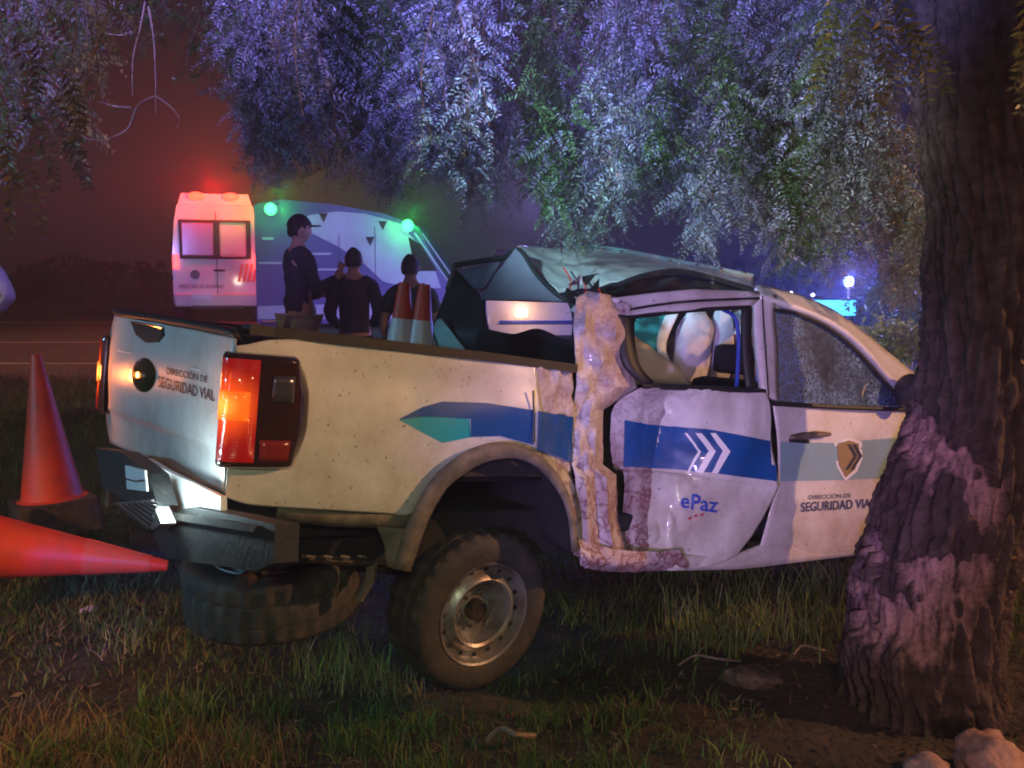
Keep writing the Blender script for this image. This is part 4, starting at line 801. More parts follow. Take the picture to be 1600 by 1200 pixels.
def skin_poly(name, pts, m, bvh, off):
    c = (sum(p[0] for p in pts) / len(pts), sum(p[1] for p in pts) / len(pts)); V = [on_skin(bvh, *c, off)] + [on_skin(bvh, *p, off) for p in pts]; n = len(pts)
    return mesh_obj(name, V, [(0, 1 + i, 1 + (i + 1) % n) for i in range(n)], m, truck)
skin_poly('shield_badge', [(1302, 692), (1324, 684), (1345, 690), (1346, 716), (1338, 736), (1319, 752), (1306, 728)], M['white_vinyl'], bf, .006)
skin_poly('shield_badge', [(1306, 695), (1324, 688), (1340, 693), (1341, 715), (1334, 733), (1319, 746), (1309, 726)], M['gold'], bf, .008)
for k in range(2): decal_quad('badge_chevron', [[(1322 + k * 8, 694), (1327 + k * 8, 694)], [(1332 + k * 8, 712), (1337 + k * 8, 712)]], M['letter'], bf, truck, 2, 3, .010); decal_quad('badge_chevron', [[(1332 + k * 8, 712), (1337 + k * 8, 712)], [(1318 + k * 8, 734), (1323 + k * 8, 733)]], M['letter'], bf, truck, 2, 3, .010)
hp = [on_skin(bf, x, y, .03) for x, y in ((1229, 683), (1245, 682), (1270, 679), (1289, 679))]
tube('door_handle', hp, [.010, .018, .018, .010], M['dusty'], truck, 10)
tube('handle_recess', [on_skin(bf, 1232, 688, .004), on_skin(bf, 1262, 690, .004)], .010, M['black'], truck, 8)
# window frames of the cab side
def bar(name, pts, r, m, n=8): return tube(name, resample([SY(*p) for p in pts], 4), r, m, truck, n)
def sheet(name, a, b, m, su=5, sv=3, fn=None, th=.012, sm=False): return surf(name, [[SY(*p) for p in a], [SY(*p) for p in b]], m, truck, su, sv, fn, sm, th)
sheet('door_frame', [(955, 466, -.72), (1020, 458, -.76), (1080, 452, -.80), (1184, 456, -.80)], [(972, 484, -.74), (1030, 474, -.77), (1090, 468, -.81), (1186, 464, -.81)], M['white'], 5, 3, crumple(.012, 8))
sheet('door_frame', [(972, 486, -.75), (1030, 477, -.78), (1090, 471, -.82), (1186, 467, -.82)], [(966, 500, -.76), (1030, 489, -.79), (1090, 484, -.83), (1176, 478, -.83)], M['white'], 5, 2)
bar('seal', [(972, 486, -.755), (1030, 476, -.785), (1090, 470, -.825), (1186, 466, -.825)], .006, M['black'])
sheet('quarter_trim', [(964, 494, -.75), (990, 492, -.77)], [(968, 500, -.75), (994, 502, -.77)], M['black'])
surf('window_seal', [[SY(*p) for p in ((964, 492, -.76), (966, 530, -.78), (976, 572, -.82), (1005, 600, -.86))], [SY(*p) for p in ((990, 494, -.775), (990, 530, -.79), (998, 570, -.83), (1020, 598, -.87))]], M['black'], truck, 4, 2, None, True, .02)
bar('window_seal', [(1005, 603, -.87), (1050, 605, -.91), (1110, 607, -.955), (1194, 612, -.97)], .014, M['black'])
bar('window_seal', [(985, 496, -.78), (1050, 488, -.80), (1110, 483, -.84), (1172, 480, -.85)], .010, M['black'])
surf('window_seal', [[SY(1160, 482, -.85), SY(1160, 545, -.89), SY(1166, 608, -.94)], [SY(1173, 481, -.855), SY(1173, 545, -.895), SY(1180, 608, -.945)]], M['black'], truck, 4, 2, None, True, .02)
bar('glass_channel', [(1130, 484, -.82), (1148, 496, -.83), (1154, 530, -.86), (1152, 590, -.90), (1150, 605, -.92)], .010, M['navy'])
surf('middle_pillar', [[SY(1176, 462, -.80), SY(1178, 500, -.84), SY(1181, 545, -.88), SY(1190, 612, -.955)], [SY(1210, 462, -.80), SY(1208, 500, -.84), SY(1212, 545, -.88), SY(1212, 628, -.955)]], M['white'], truck, 5, 3, None, True, .03)
bar('pillar_seam', [(1191, 462, -.83), (1193, 500, -.865), (1196, 545, -.905), (1201, 618, -.975)], .004, M['black'])
# front window
ftop = [(1206, 482), (1250, 494), (1300, 520), (1345, 558), (1385, 600), (1402, 630)]
surf('front_window_glass', [[SY(1208, 484, -.84), SY(1250, 492, -.845), SY(1300, 517, -.86), SY(1350, 560, -.885), SY(1404, 628, -.925)], [SY(1210, 630, -.935), SY(1250, 631, -.935), SY(1300, 633, -.935), SY(1350, 634, -.935), SY(1406, 635, -.935)]], M['crazed'], truck, 5, 5, None, False, 0)
bar('window_seal', [(1210, 484, -.85), (1250, 492, -.855), (1300, 516, -.87), (1350, 560, -.895), (1400, 618, -.93)], .011, M['black'])
bar('window_seal', [(1203, 630, -.955), (1280, 635, -.95), (1350, 638, -.945), (1430, 640, -.93)], .013, M['black'])
surf('roof_pillar', [[SY(1180, 448, -.70), SY(1240, 462, -.71), (SY(1300, 487, -.74)), SY(1345, 520, -.78), SY(1395, 560, -.84), SY(1445, 600, -.88)], [SY(1186, 466, -.82), SY(1250, 486, -.84), SY(1300, 509, -.86), SY(1345, 545, -.885), SY(1392, 600, -.92), SY(1430, 630, -.94)]], M['white'], truck, 5, 4, lambda v: v + Vector((0, .006 * noise.noise(v * 12), 0)), True, .03)
Mi = empty('side_mirror', (0, 0, 0)); Mi.parent = truck
bmm = bmesh.new(); bmesh.ops.create_icosphere(bmm, subdivisions=3, radius=1, matrix=Matrix.Translation(SY(1424, 612, -1.02)) @ Matrix.Diagonal((.07, .10, .10, 1))); bm_obj('mirror_shell', bmm, M['black'], Mi, True)
tube('mirror_arm', [SY(1418, 625, -1.0), SY(1410, 634, -.93)], .02, M['black'], Mi, 8)
# roof sheet, tilted by the crush
roofr = [[SX(812, 386, .45), SX(850, 388, .62), SX(890, 389, .85), SX(950, 391, 1.1), SX(1050, 408, 1.6), SX(1172, 432, 2.1)]]
def P3(px, py, d): return TI @ at(px, py, d)       # point of the truck at world distance d
r_far = [P3(808, 386, 5.55), P3(850, 388, 5.75), P3(900, 389, 6.0), P3(950, 391, 6.25), P3(1050, 409, 6.7), P3(1175, 433, 7.3)]
r_mid = [P3(835, 416, 5.15), P3(862, 416, 5.3), P3(905, 414, 5.5), P3(960, 413, 5.75), P3(1050, 420, 6.2), P3(1176, 442, 6.8)]
r_near = [P3(872, 458, 4.85), P3(893, 456, 4.9), P3(918, 450, 5.0), P3(985, 438, 5.2), P3(1060, 428, 5.6), P3(1180, 452, 6.1)]
roof = surf('roof_skin', [r_far, r_mid, r_near], M['white'], truck, 8, 8, crease_z(.035, 4.5, 2), True, .006); sharp(roof, 20)
tube('roof_rail', resample([p + Vector((0, 0, .012)) for p in r_far[2:]], 5), .016, M['teal_paint_reflection'], truck, 8)
for k in range(7): p = r_far[2].lerp(r_far[5], k / 6.5) if k > 2 else r_far[2].lerp(r_far[4], k / 5); tube('rail_bolt', [p + Vector((0, -.02, .02)), p + Vector((.03, -.02, .02))], .008, M['chrome'], truck, 6)
tube('aerial_stub', [P3(1176, 446, 6.3), P3(1178, 432, 6.3)], .012, M['chrome'], truck, 8)
tube('roof_gutter', resample([P3(790, 400, 5.2), P3(812, 390, 5.1), P3(838, 428, 4.95), P3(870, 460, 4.82), P3(900, 474, 4.8)], 4), .012, M['black'], truck, 8)
tube('roof_gutter', resample([P3(925, 462, 4.95), P3(960, 448, 5.05), P3(1010, 430, 5.25), P3(1060, 424, 5.55), P3(1110, 434, 5.8), P3(1184, 455, 6.1)], 4), .017, M['black'], truck, 8)
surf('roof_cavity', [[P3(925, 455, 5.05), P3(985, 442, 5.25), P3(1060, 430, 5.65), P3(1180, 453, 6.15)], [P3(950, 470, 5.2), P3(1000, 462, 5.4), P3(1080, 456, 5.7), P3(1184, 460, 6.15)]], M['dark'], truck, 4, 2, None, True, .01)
surf('roof_front', [[r_far[5], r_near[5]], [Vector((2.35, .5, 1.62)), Vector((2.2, -.72, 1.58))]], M['white'], truck, 5, 4, None, True, .01)
# torn rear corner: wreckage between roof and pillar
rg = random.Random(5)
for k in range(10):
    x, y = 905 + rg.uniform(-18, 30), 462 + rg.uniform(-22, 36); pts = [P3(x + rg.uniform(-16, 16), y + rg.uniform(-16, 16), 4.75 + rg.uniform(-.08, .1)) for _ in range(4)]
    o = mesh_obj('torn_metal', pts, [(0, 1, 2, 3)], M['crush'] if k % 2 else M['black'], truck); solid(o, .004)
for k in range(6): x = 880 + k * 12; tube('torn_wire', resample([P3(x, 418 + 6 * k, 4.8), P3(x + 12, 440 + 5 * k, 4.75), P3(x + 4, 468, 4.8)], 3), .004, M['dark' if k % 2 else 'debris_red'], truck, 5)
# back of the cab: header panel like a tent, pillars, window
surf('rear_header', [[P3(807, 388, 5.12), P3(812, 392, 5.1)], [P3(778, 426, 5.1), P3(848, 436, 5.0)], [P3(750, 468, 5.08), P3(905, 472, 4.84)]], M['liner'], truck, 6, 6, crumple(.012, 6, 0), False, .02)
surf('rear_header', [[P3(716, 422, 5.62), P3(782, 410, 5.22)], [P3(742, 452, 5.4), P3(757, 450, 5.2)]], M['liner'], truck, 4, 3, None, False, .015)
tube('roof_edge', resample([P3(711, 414, 5.6), P3(745, 409, 5.45), P3(801, 400, 5.15)], 4), .016, M['black'], truck, 8)
tube('roof_edge', resample([P3(711, 412, 5.6), P3(709, 425, 5.6), P3(700, 452, 5.55)], 4), .018, M['dusty'], truck, 8)
surf('far_rear_pillar', [[P3(711, 420, 5.62), P3(742, 452, 5.45), P3(758, 468, 5.3)], [P3(690, 478, 5.5), P3(728, 482, 5.4), P3(758, 486, 5.25)], [P3(678, 516, 5.42), P3(722, 520, 5.3), P3(764, 522, 5.15)], [P3(690, 552, 5.4), P3(735, 560, 5.3), P3(775, 566, 5.1)]], M['black'], truck, 5, 5, None, True, .02)
surf('teal_reflection', [[P3(677, 512, 5.38), P3(684, 500, 5.36), P3(690, 498, 5.34)], [P3(688, 546, 5.36), P3(712, 556, 5.3), P3(738, 560, 5.24)]], M['teal_paint_reflection'], truck, 5, 3, None, True, .012)  # sheet coloured as the teal reflection on the far pillar
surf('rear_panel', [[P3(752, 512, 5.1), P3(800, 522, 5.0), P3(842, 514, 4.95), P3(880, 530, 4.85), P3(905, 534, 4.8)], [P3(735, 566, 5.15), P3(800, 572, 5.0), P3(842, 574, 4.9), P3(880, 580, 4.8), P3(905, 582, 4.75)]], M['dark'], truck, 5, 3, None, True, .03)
surf('rear_window_post', [[P3(884, 462, 4.86), P3(905, 458, 4.82)], [P3(896, 500, 4.84), P3(912, 500, 4.8)], [P3(890, 560, 4.8), P3(910, 560, 4.76)]], M['black'], truck, 3, 4, None, True, .02)
# inside the cab
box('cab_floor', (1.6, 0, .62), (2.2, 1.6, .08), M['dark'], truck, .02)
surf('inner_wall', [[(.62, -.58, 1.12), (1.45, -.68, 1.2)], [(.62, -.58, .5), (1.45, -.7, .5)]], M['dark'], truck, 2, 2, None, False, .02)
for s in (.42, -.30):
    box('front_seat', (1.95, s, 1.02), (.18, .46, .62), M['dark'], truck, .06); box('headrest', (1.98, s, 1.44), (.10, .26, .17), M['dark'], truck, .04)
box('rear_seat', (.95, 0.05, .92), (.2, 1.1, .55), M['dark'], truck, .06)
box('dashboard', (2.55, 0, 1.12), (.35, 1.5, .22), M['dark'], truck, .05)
# curtain airbags hanging in the rear door window
def puff(name, px, py, d, w, h, t, m, rot=0, seed=0):
    bm = bmesh.new(); bmesh.ops.create_icosphere(bm, subdivisions=4, radius=1)
    c = P3(px, py, d)
    for v in bm.verts:
        q = v.co.copy(); s = Vector((math.copysign(abs(q.x) ** .75, q.x), q.y, math.copysign(abs(q.z) ** .75, q.z)))
        s *= 1 + .10 * noise.noise(q * 2.2 + Vector((seed, 0, 0))) + .05 * noise.noise(q * 6 + Vector((seed, 3, 0)))
        v.co = c + Matrix.Rotation(rot, 3, 'Y') @ Vector((s.x * w, s.y * t, s.z * h))
    return bm_obj(name, bm, m, truck, True)
puff('curtain_airbag', 1082, 548, 5.75, .135, .25, .07, M['airbag'], .1, 1)
puff('curtain_airbag', 1126, 545, 5.95, .085, .27, .06, M['airbag'], 0, 4)
puff('curtain_airbag', 1150, 545, 6.05, .05, .22, .05, M['liner'], 0, 6)
surf('fabric_flap', [[P3(985, 520, 5.5), P3(1020, 545, 5.5), P3(1060, 572, 5.5)], [P3(985, 600, 5.45), P3(1030, 602, 5.45), P3(1085, 606, 5.45)]], M['cream'], truck, 5, 4, crumple(.02, 6), True, .01)
surf('fabric_flap', [[P3(985, 492, 5.6), P3(1010, 490, 5.6), P3(1048, 490, 5.6)], [P3(985, 525, 5.6), P3(1015, 545, 5.6), P3(1028, 548, 5.6)]], M['tealcloth'], truck, 5, 4, crumple(.02, 6), True, .01)
surf('fabric_flap', [[P3(1040, 492, 5.58), P3(1060, 490, 5.6)], [P3(1026, 540, 5.52), P3(1040, 548, 5.54)], [P3(1050, 600, 5.5), P3(1078, 600, 5.52)]], M['white_vinyl'], truck, 4, 5, None, True, .01)
surf('cabin_trim', [[P3(960, 476, 6.3), P3(1070, 470, 6.4), P3(1180, 470, 6.6)], [P3(960, 620, 6.3), P3(1070, 620, 6.4), P3(1180, 620, 6.6)]], M['liner'], truck, 3, 3, None, False, .01)

# ---------------------------------------------------------------- traffic cones
def cone(loc, label, h=.75, rb=.16, bands=(), base=True, rot=None, base_h=.05, base_w=.40, ribs=False, group='orange traffic cones', bandmat='band'):
    o = empty('traffic_cone', loc, rot=rot or (0, 0, random.uniform(0, 1.5))); tag(o, label, 'traffic cone', group)
    rt = .028; f = lambda z: rb + (rt - rb) * z / h
    lathe('cone_body', [(rb + .025, 0), (rb, .012), (f(h * .3), h * .3), (f(h * .6), h * .6), (rt, h), (rt - .006, h), (rt - .008, h - .03)], M['cone'], o, 40)
    for a, b in bands: lathe('reflective_band', [(f(a * h) + .003, a * h), (f(b * h) + .003, b * h)], M[bandmat], o, 40)
    if base:
        bm = box_bm((0, 0, -base_h / 2), (base_w, base_w, base_h)); bm_obj('base', bm, M['rubber'], o, False, .012)
        for k in range(10 if ribs else 0): box('base_rib', (base_w / 2 + .004, -base_w / 2 + base_w * (k + .5) / 10, -base_h / 2), (.012, .014, base_h * .86), M['rubber'], o, .003)
    return o
cb = at(82, 778, 5.75); cone(cb, 'tall orange cone standing on a thick black base left of the tailgate', .88, .175, base_h=.20, base_w=.44, ribs=True, rot=(R(-2), R(-3), R(35)))
tip, bse = at(262, 884, 5.0), at(-90, 846, 4.75); ax = (tip - bse)
o = cone(bse, 'orange cone fallen on its side, its tip pointing at the bumper', ax.length, .20, bands=((.62, .92),), rot=ax.to_track_quat('Z', 'Y').to_euler(), base_w=.42, bandmat='sleeve')
def incone(px, label): p = TM @ Vector((0, 0, 0)); q = TI @ at(px, 540, 4.75); w = TM @ Vector((q.x, q.y, .87)); cone(w, label, .80, .125, bands=((.30, .78),), base_w=.26, base_h=.03, rot=(R(1), R(5), .3), group='cones standing in the load bed')
incone(625, 'orange and white cone in the load bed, farther from the cab'); incone(656, 'orange and white cone in the load bed, next to the cab window')
# dark rubber block and small debris
def ground_at(px, py, z=-.2): g = px_ray(px, py); t = (z - EYE) / g.z; p = Vector((0, 0, EYE)) + g * t; p.z = gz(p.x, p.y); return p
def shard(px, py, s, m, label, cat, seed=0):
    bm = bmesh.new(); bmesh.ops.create_icosphere(bm, subdivisions=3, radius=1)
    for v in bm.verts: v.co = Vector((v.co.x * s[0], v.co.y * s[1], v.co.z * s[2])) * (1 + .35 * noise.noise(v.co * 1.8 + Vector((seed, 0, 0))) + .18 * noise.noise(v.co * 5 + Vector((seed, 0, 0))))
    o = bm_obj(label.split('|')[0], bm, m, None, True); o.location = ground_at(px, py) + Vector((0, 0, s[2] * .5)); o.rotation_euler.z = seed; return tag(o, label.split('|')[1], cat)
shard(1545, 1185, (.13, .12, .12), M['peel'], 'wood_chunk|pinkish chunk of split wood lying at the foot of the trunk', 'wood', 2)
shard(1455, 1200, (.11, .09, .07), M['peel'], 'wood_chunk|low pink splinter block cut by the bottom edge left of the larger chunk', 'wood', 5)
shard(1175, 1045, (.16, .10, .05), mat('root', (.05, .03, .022), .9, noise_c=(.16, .10, .075), scale=16, bump=.03, bscale=14), 'root_clod|clod of roots and bark on bare soil between wheel and trunk', 'clod', 3)
shard(797, 1099, (.022, .015, .012), M['debris_red'], 'lens_fragment|tiny red lens fragment on the soil under the rear wheel', 'fragment', 1)
shard(140, 965, (.05, .03, .02), M['paper'], 'crumpled_wrapper|small pale wrapper lying in the grass below the fallen cone', 'litter', 4)
for i, (x, y, l) in enumerate([(1060, 1030, 'longest pale bare twig lying on the soil between wheel and trunk'), (1240, 1010, 'short pale twig near the left foot of the trunk'), (760, 1150, 'dry brown branch lying below the rear wheel')]):
    p = ground_at(x, y) + Vector((0, 0, .03)); L = .32 if i == 0 else .2; a = .2 + i
    tag(tube('fallen_twig', resample([p, p + Vector((L * .3, .05, .03)), p + Vector((L * .6, -.02, .04)), p + Vector((L, .05, .0))], 4), .006 if i < 2 else .012, M['twig'], None, 6), l, 'twig')
# cone seen behind: broken bumper plastic
box_o = box('bumper_fragment', (0, 0, 0), (.34, .18, .05), M['black'], None, .015); box_o.location = ground_at(235, 912) + Vector((0, .15, .10)); box_o.rotation_euler = (.5, .3, .4); tag(box_o, 'black ribbed plastic fragment leaning between the fallen cone and the bumper', 'fragment')

# ---------------------------------------------------------------- vehicles beyond
def frame_local(o): return o
# ambulance, seen from behind
ap = at(340, HOR, 23.0); A_ = empty('ambulance', (ap.x, ap.y, rz_(ap.x, ap.y)), rz=-math.atan2(ap.x, ap.y) * -1 * -1)
A_.rotation_euler = (0, 0, math.atan2(-ap.x, ap.y)); tag(A_, 'white high roof ambulance seen from behind with red roof beacons and red tail lamps', 'ambulance')
def body_prof(name, sec, y0, y1, m, parent, bev=.06):
    bm = bmesh.new(); f = [bm.verts.new((x, y0, z)) for x, z in sec]; g = [bm.verts.new((x, y1, z)) for x, z in sec]; n = len(sec); bm.faces.new(f); bm.faces.new(g[::-1])
    for i in range(n): bm.faces.new((f[i], g[i], g[(i + 1) % n], f[(i + 1) % n]))
    return bm_obj(name, bm, m, parent, False, bev)
body_prof('body', [(-1.0, .45), (1.0, .45), (1.0, 1.5), (.94, 2.35), (.86, 2.75), (-.86, 2.75), (-.94, 2.35), (-1.0, 1.5)], 0, 5.6, M['vanwhite'], A_)
body_prof('roof_cap', [(-.84, 2.76), (.84, 2.76), (.76, 3.02), (-.76, 3.02)], .05, 1.2, M['vanwhite'], A_, .05)
for x in (-.42, .36):
    bmb = bmesh.new(); bmesh.ops.create_icosphere(bmb, subdivisions=3, radius=1, matrix=Matrix.Translation((x, -.02, 2.95)) @ Matrix.Diagonal((.19, .11, .10, 1))); bm_obj('roof_beacon', bmb, M['redbeacon'], A_, True)
box('door_gap', (0, -.012, 1.6), (.02, .02, 2.0), M['black'], A_, .002)
box('window_frame', (-.02, -.02, 1.95), (1.62, .03, .92), M['black'], A_, .03)
box('rear_window', (-.42, -.045, 1.95), (.72, .02, .78), mat('red_lit_pane', (.30, .10, .10), .25, 0, 1), A_, .02)  # red light is put into the pane colour
box('rear_window', (.38, -.045, 1.95), (.60, .02, .80), mat('pale_lit_pane', (.62, .60, .55), .35, 0, 1), A_, .05)  # brightness of the lit pane is put into its colour
box('bumper', (0, -.10, .52), (1.94, .22, .30), mat('cream_bumper', (.74, .70, .60), .4), A_, .04)
box('number_plate', (-.35, -.225, .60), (.5, .02, .14), M['plate'], A_, .004)
for s in (-1, 1):
    box('tail_lamp', (s * .93, -.03, 1.42), (.13, .06, .34), M['taillamp'], A_, .02); box('mirror', (s * 1.12, 4.4, 1.9), (.18, .12, .35), M['black'], A_, .03)
    for y in (.9, 4.6): lathe('wheel', [(.0, -.1), (.34, -.1), (.36, 0), (.34, .1), (.0, .1)], M['rubber'], A_, 24, Matrix.Translation((s * .88, y, .36)) @ Matrix.Rotation(R(90), 4, 'Y'))
flat_text('lettering', 'DIRECCIÓN DE SEGURIDAD', Vector((-.86, -.02, .80)), Vector((1.0, 0, 0)), Vector((0, 0, .11)), M['letter'], A_, .01)
lathe('emblem', [(0, .0), (.11, 0), (.11, .012), (0, .012)], mat('dark_emblem', (.03, .08, .04), .4), A_, 20, Matrix.Translation((-.5, -.008, 1.12)) @ Matrix.Rotation(R(90), 4, 'X'))
box('door_handle', (.05, -.03, 1.22), (.26, .04, .05), M['black'], A_, .008)
for k in range(4): body = mesh_obj('chevron', [(.45 + k * .11, -.006, .95), (.53 + k * .11, -.006, .95), (.66 + k * .11 - .04, -.006, 1.38), (.60 + k * .11 - .04, -.006, 1.38)], [(0, 1, 2, 3)], mat('orange_mark', (.75, .16, .05), .5), A_)
box('rear_step', (0, -.24, .36), (1.2, .2, .06), M['black'], A_, .01)
for x in (-.42, .36): lamp('ambulance_red_light', 'POINT', A_.matrix_basis @ Vector((x, -.42, 3.02)), (1, .008, .008), 105, .08)
lamp('ambulance_red_light', 'POINT', A_.matrix_basis @ Vector((0, .5, 3.22)), (1, .01, .01), 650, .12)  # extra lamp above the roof, added for the red halo
lamp('ambulance_tail_light', 'POINT', A_.matrix_basis @ Vector((.95, -.35, 1.45)), (1, .15, .08), 10, .08)
lamp('ambulance_fill_light', 'SPOT', A_.matrix_basis @ Vector((.6, -6.0, 1.0)), (1, .84, .58), 90, .1, A_.matrix_basis @ Vector((.1, 0, .65)), 15, .7)  # spot added to whiten the lower doors, no headlight stands there
# van side on
vp = at(395, HOR, 20.6); V_ = empty('patrol_van', (vp.x, vp.y, rz_(vp.x, vp.y)), rz=R(-4)); tag(V_, 'long white and blue van seen from the side, lit violet, with green beacons', 'van')
S = lambda px, py: ((px - 395) / 1500 * 20.6 * 1.0, EYE - (py - HOR) / 1500 * 20.6 - V_.location.z)
def side_poly(name, pts, y0, y1, m, parent, bev): return body_prof(name, [S(*p) for p in pts], y0, y1, m, parent, bev)
side_poly('body', [(400, 505), (400, 322), (440, 314), (520, 322), (600, 336), (640, 350), (664, 378), (700, 440), (722, 456), (728, 505)], 0, 2.0, M['vanblue'], V_, .06)
def side_sheet(name, pts, m, off=-.012):
    P = [S(*p) for p in pts]; c = (sum(p[0] for p in P) / len(P), sum(p[1] for p in P) / len(P)); V = [(c[0], off, c[1])] + [(p[0], off, p[1]) for p in P]; n = len(P)
    o = mesh_obj(name, V, [(0, 1 + i, 1 + (i + 1) % n) for i in range(n)], m, V_); return o
side_sheet('livery_panel', [(455, 350), (490, 338), (530, 333), (575, 337), (628, 352), (655, 384), (680, 420), (690, 450), (640, 450), (600, 440), (570, 412), (530, 386), (490, 366)], M['vanwhite'])
side_sheet('livery_panel', [(402, 478), (560, 474), (724, 470), (724, 498), (402, 498)], M['vanwhite'])
for (a, b, c, d) in ((412, 372, 430, 376), (405, 410, 446, 413), (488, 396, 520, 399), (490, 420, 530, 423)): side_sheet('body_stripe', [(a, b), (c, b), (c, d), (a, d)], M['vanwhite'], -.014)
for (x, y) in ((508, 340), (600, 352), (580, 376)): side_sheet('vent', [(x - 6, y - 4), (x + 8, y - 4), (x + 1, y + 10)], M['black'], -.02)
for (x, y) in ((596, 462), (612, 462)): side_sheet('lettering', [(x, y), (x + 4, y), (x + 4, y + 18), (x, y + 18)], M['black'], -.02)
side_sheet('side_window', [(640, 372), (660, 384), (684, 424), (650, 424)], M['smoked'], -.018); side_sheet('door_outline', [(588, 356), (589, 356), (589, 492), (588, 492)], M['black'], -.016); side_sheet('door_outline', [(532, 366), (533, 366), (533, 492), (532, 492)], M['black'], -.016)
tube('windscreen_edge', [(S(650, 366)[0], -.02, S(650, 366)[1]), (S(700, 438)[0], -.02, S(700, 438)[1])], .02, M['white_vinyl'], V_, 6); tube('windscreen_edge', [(S(658, 366)[0], .3, S(658, 366)[1]), (S(708, 438)[0], .3, S(708, 438)[1])], .02, M['white_vinyl'], V_, 6)
for x in (470, 670): lathe('wheel', [(.0, -.1), (.34, -.1), (.36, 0), (.34, .1), (.0, .1)], M['rubber'], V_, 24, Matrix.Translation((S(x, 500)[0], .08, .36)) @ Matrix.Rotation(R(90), 4, 'X'))
for (x, y) in ((430, 330), (641, 356)):
    q = S(x, y); lathe('beacon', [(.001, -.13), (.06, -.115), (.11, -.07), (.13, 0), (.11, .07), (.06, .115), (.001, .13)], M['greenbeacon'], V_, 20, Matrix.Translation((q[0], -.16, q[1]))); tube('beacon_bracket', [(q[0], -.02, q[1] - .05), (q[0], -.12, q[1] - .02)], .03, M['black'], V_, 6)
    lamp('green_beacon_light', 'POINT', V_.matrix_basis @ Vector((q[0], -.42, q[1] + .02)), (.01, 1, .10), 22, .08); lamp('green_beacon_light', 'POINT', V_.matrix_basis @ Vector((q[0], .5, q[1] + .30)), (.01, 1, .12), 130, .1)  # second lamp, above the beacon, is added for the green halo
cs_ = box('equipment_case', (0, 0, .2), (.62, .4, .42), mat('case_plastic', (.05, .03, .09), .5), None, .03); cs_.location = (at(436, 480, 17).x, 17, rz_(-4, 17)); tag(cs_, 'dark plastic case standing on the road beside the ambulance', 'case')
# patrol car behind the wreck, seen through its cab
def car(loc, rz, label, top_mat):
    c = empty('patrol_car', loc, rz); tag(c, label, 'car')
    body_prof('body', [(-.90, .25), (.90, .25), (.92, .6), (.88, .95), (-.88, .95), (-.92, .6)], -2.2, 2.2, M['vanwhite'], c, .06)
    body_prof('cabin', [(-.80, .95), (.80, .95), (.62, 1.42), (-.62, 1.42)], -1.2, 1.1, M['smoked'], c, .05)
    body_prof('roof', [(-.62, 1.42), (.62, 1.42), (.58, 1.47), (-.58, 1.47)], -1.0, .8, M['vanwhite'], c, .02)
    box('bumper', (0, -2.24, .42), (1.8, .12, .26), M['black'], c, .03); box('light_bar', (0, -.1, 1.54), (1.1, .22, .12), top_mat, c, .03)
    for s in (-1, 1):
        box('lamp', (s * .7, -2.21, .74), (.28, .05, .14), M['vanwhite'], c, .02)
        for y in (-1.4, 1.4): lathe('wheel', [(.0, -.1), (.30, -.1), (.32, 0), (.30, .1), (.0, .1)], M['rubber'], c, 24, Matrix.Translation((s * .82, y, .32)) @ Matrix.Rotation(R(90), 4, 'Y'))
    return c
c1_ = car((at(835, HOR, 13.2).x, 13.2, rz_(.3, 13.2) + .01), 0, 'white patrol car glimpsed through the rear window of the wrecked cab', M['smoked'])
box('turn_lamp', (-.2, -2.26, .80), (.14, .04, .09), M['amberlamp'], c1_, .02); box('trim_strip', (.1, -2.215, .70), (1.1, .02, .035), M['navy'], c1_, .004)
lamp('turn_lamp_light', 'POINT', c1_.matrix_basis @ Vector((-.2, -2.5, .85)), (1, .5, .2), 6, .05)
lamp('patrol_car_lit', 'SPOT', (.2, 8.6, 2.6), (.25, .27, 1), 60, .1, (.35, 11.4, 1.1), 60, .8)  # blue spot added to light the car
bp_ = at(1302, 481, 12.5); lb_ = empty('light_board', (bp_.x, bp_.y, gz(bp_.x, bp_.y)), R(-12)); tag(lb_, 'cyan lit board on two legs behind the front window of the wreck', 'light board'); hz = bp_.z - lb_.location.z
box('panel', (0, 0, hz), (.56, .05, .20), M['cyanbar'], lb_, .02); box('frame', (0, .04, hz), (.60, .04, .24), M['black'], lb_, .01)
for sx_ in (-.25, .25): tube('leg', [(sx_, .05, 0), (sx_, .05, hz - .1)], .015, M['darksteel'], lb_, 6)
po = at(1326, 440, 15.0); bl = empty('beacon_pole', (po.x, po.y, gz(po.x, po.y))); tag(bl, 'blue beacon on a thin pole shining behind the cab, left of the trunk', 'beacon'); hz = po.z - bl.location.z
tube('pole', [(0, 0, 0), (0, 0, hz)], .02, M['darksteel'], bl, 8); lathe('lamp', [(.001, hz - .09), (.06, hz - .07), (.085, hz), (.06, hz + .07), (.001, hz + .09)], M['bluebeacon'], bl, 16)
lamp('blue_beacon_light', 'POINT', (po.x, po.y - .3, po.z), BLUE, 800, .08)
for x, y, d, lb in ((1236, 458, 14, 'small white lamp on a stake shining above the front window of the wreck'), (1270, 461, 15, 'fainter white lamp on a stake, just right of the brighter one')):
    p = at(x, y, d); g = empty('work_lamp', (p.x, p.y, gz(p.x, p.y))); tag(g, lb, 'lamp'); h = p.z - g.location.z; tube('stake', [(0, 0, 0), (0, 0, h)], .012, M['darksteel'], g, 6)
    lathe('lamp_head', [(.001, h - .03), (.035, h), (.001, h + .03)], M['whitelamp'], g, 12)
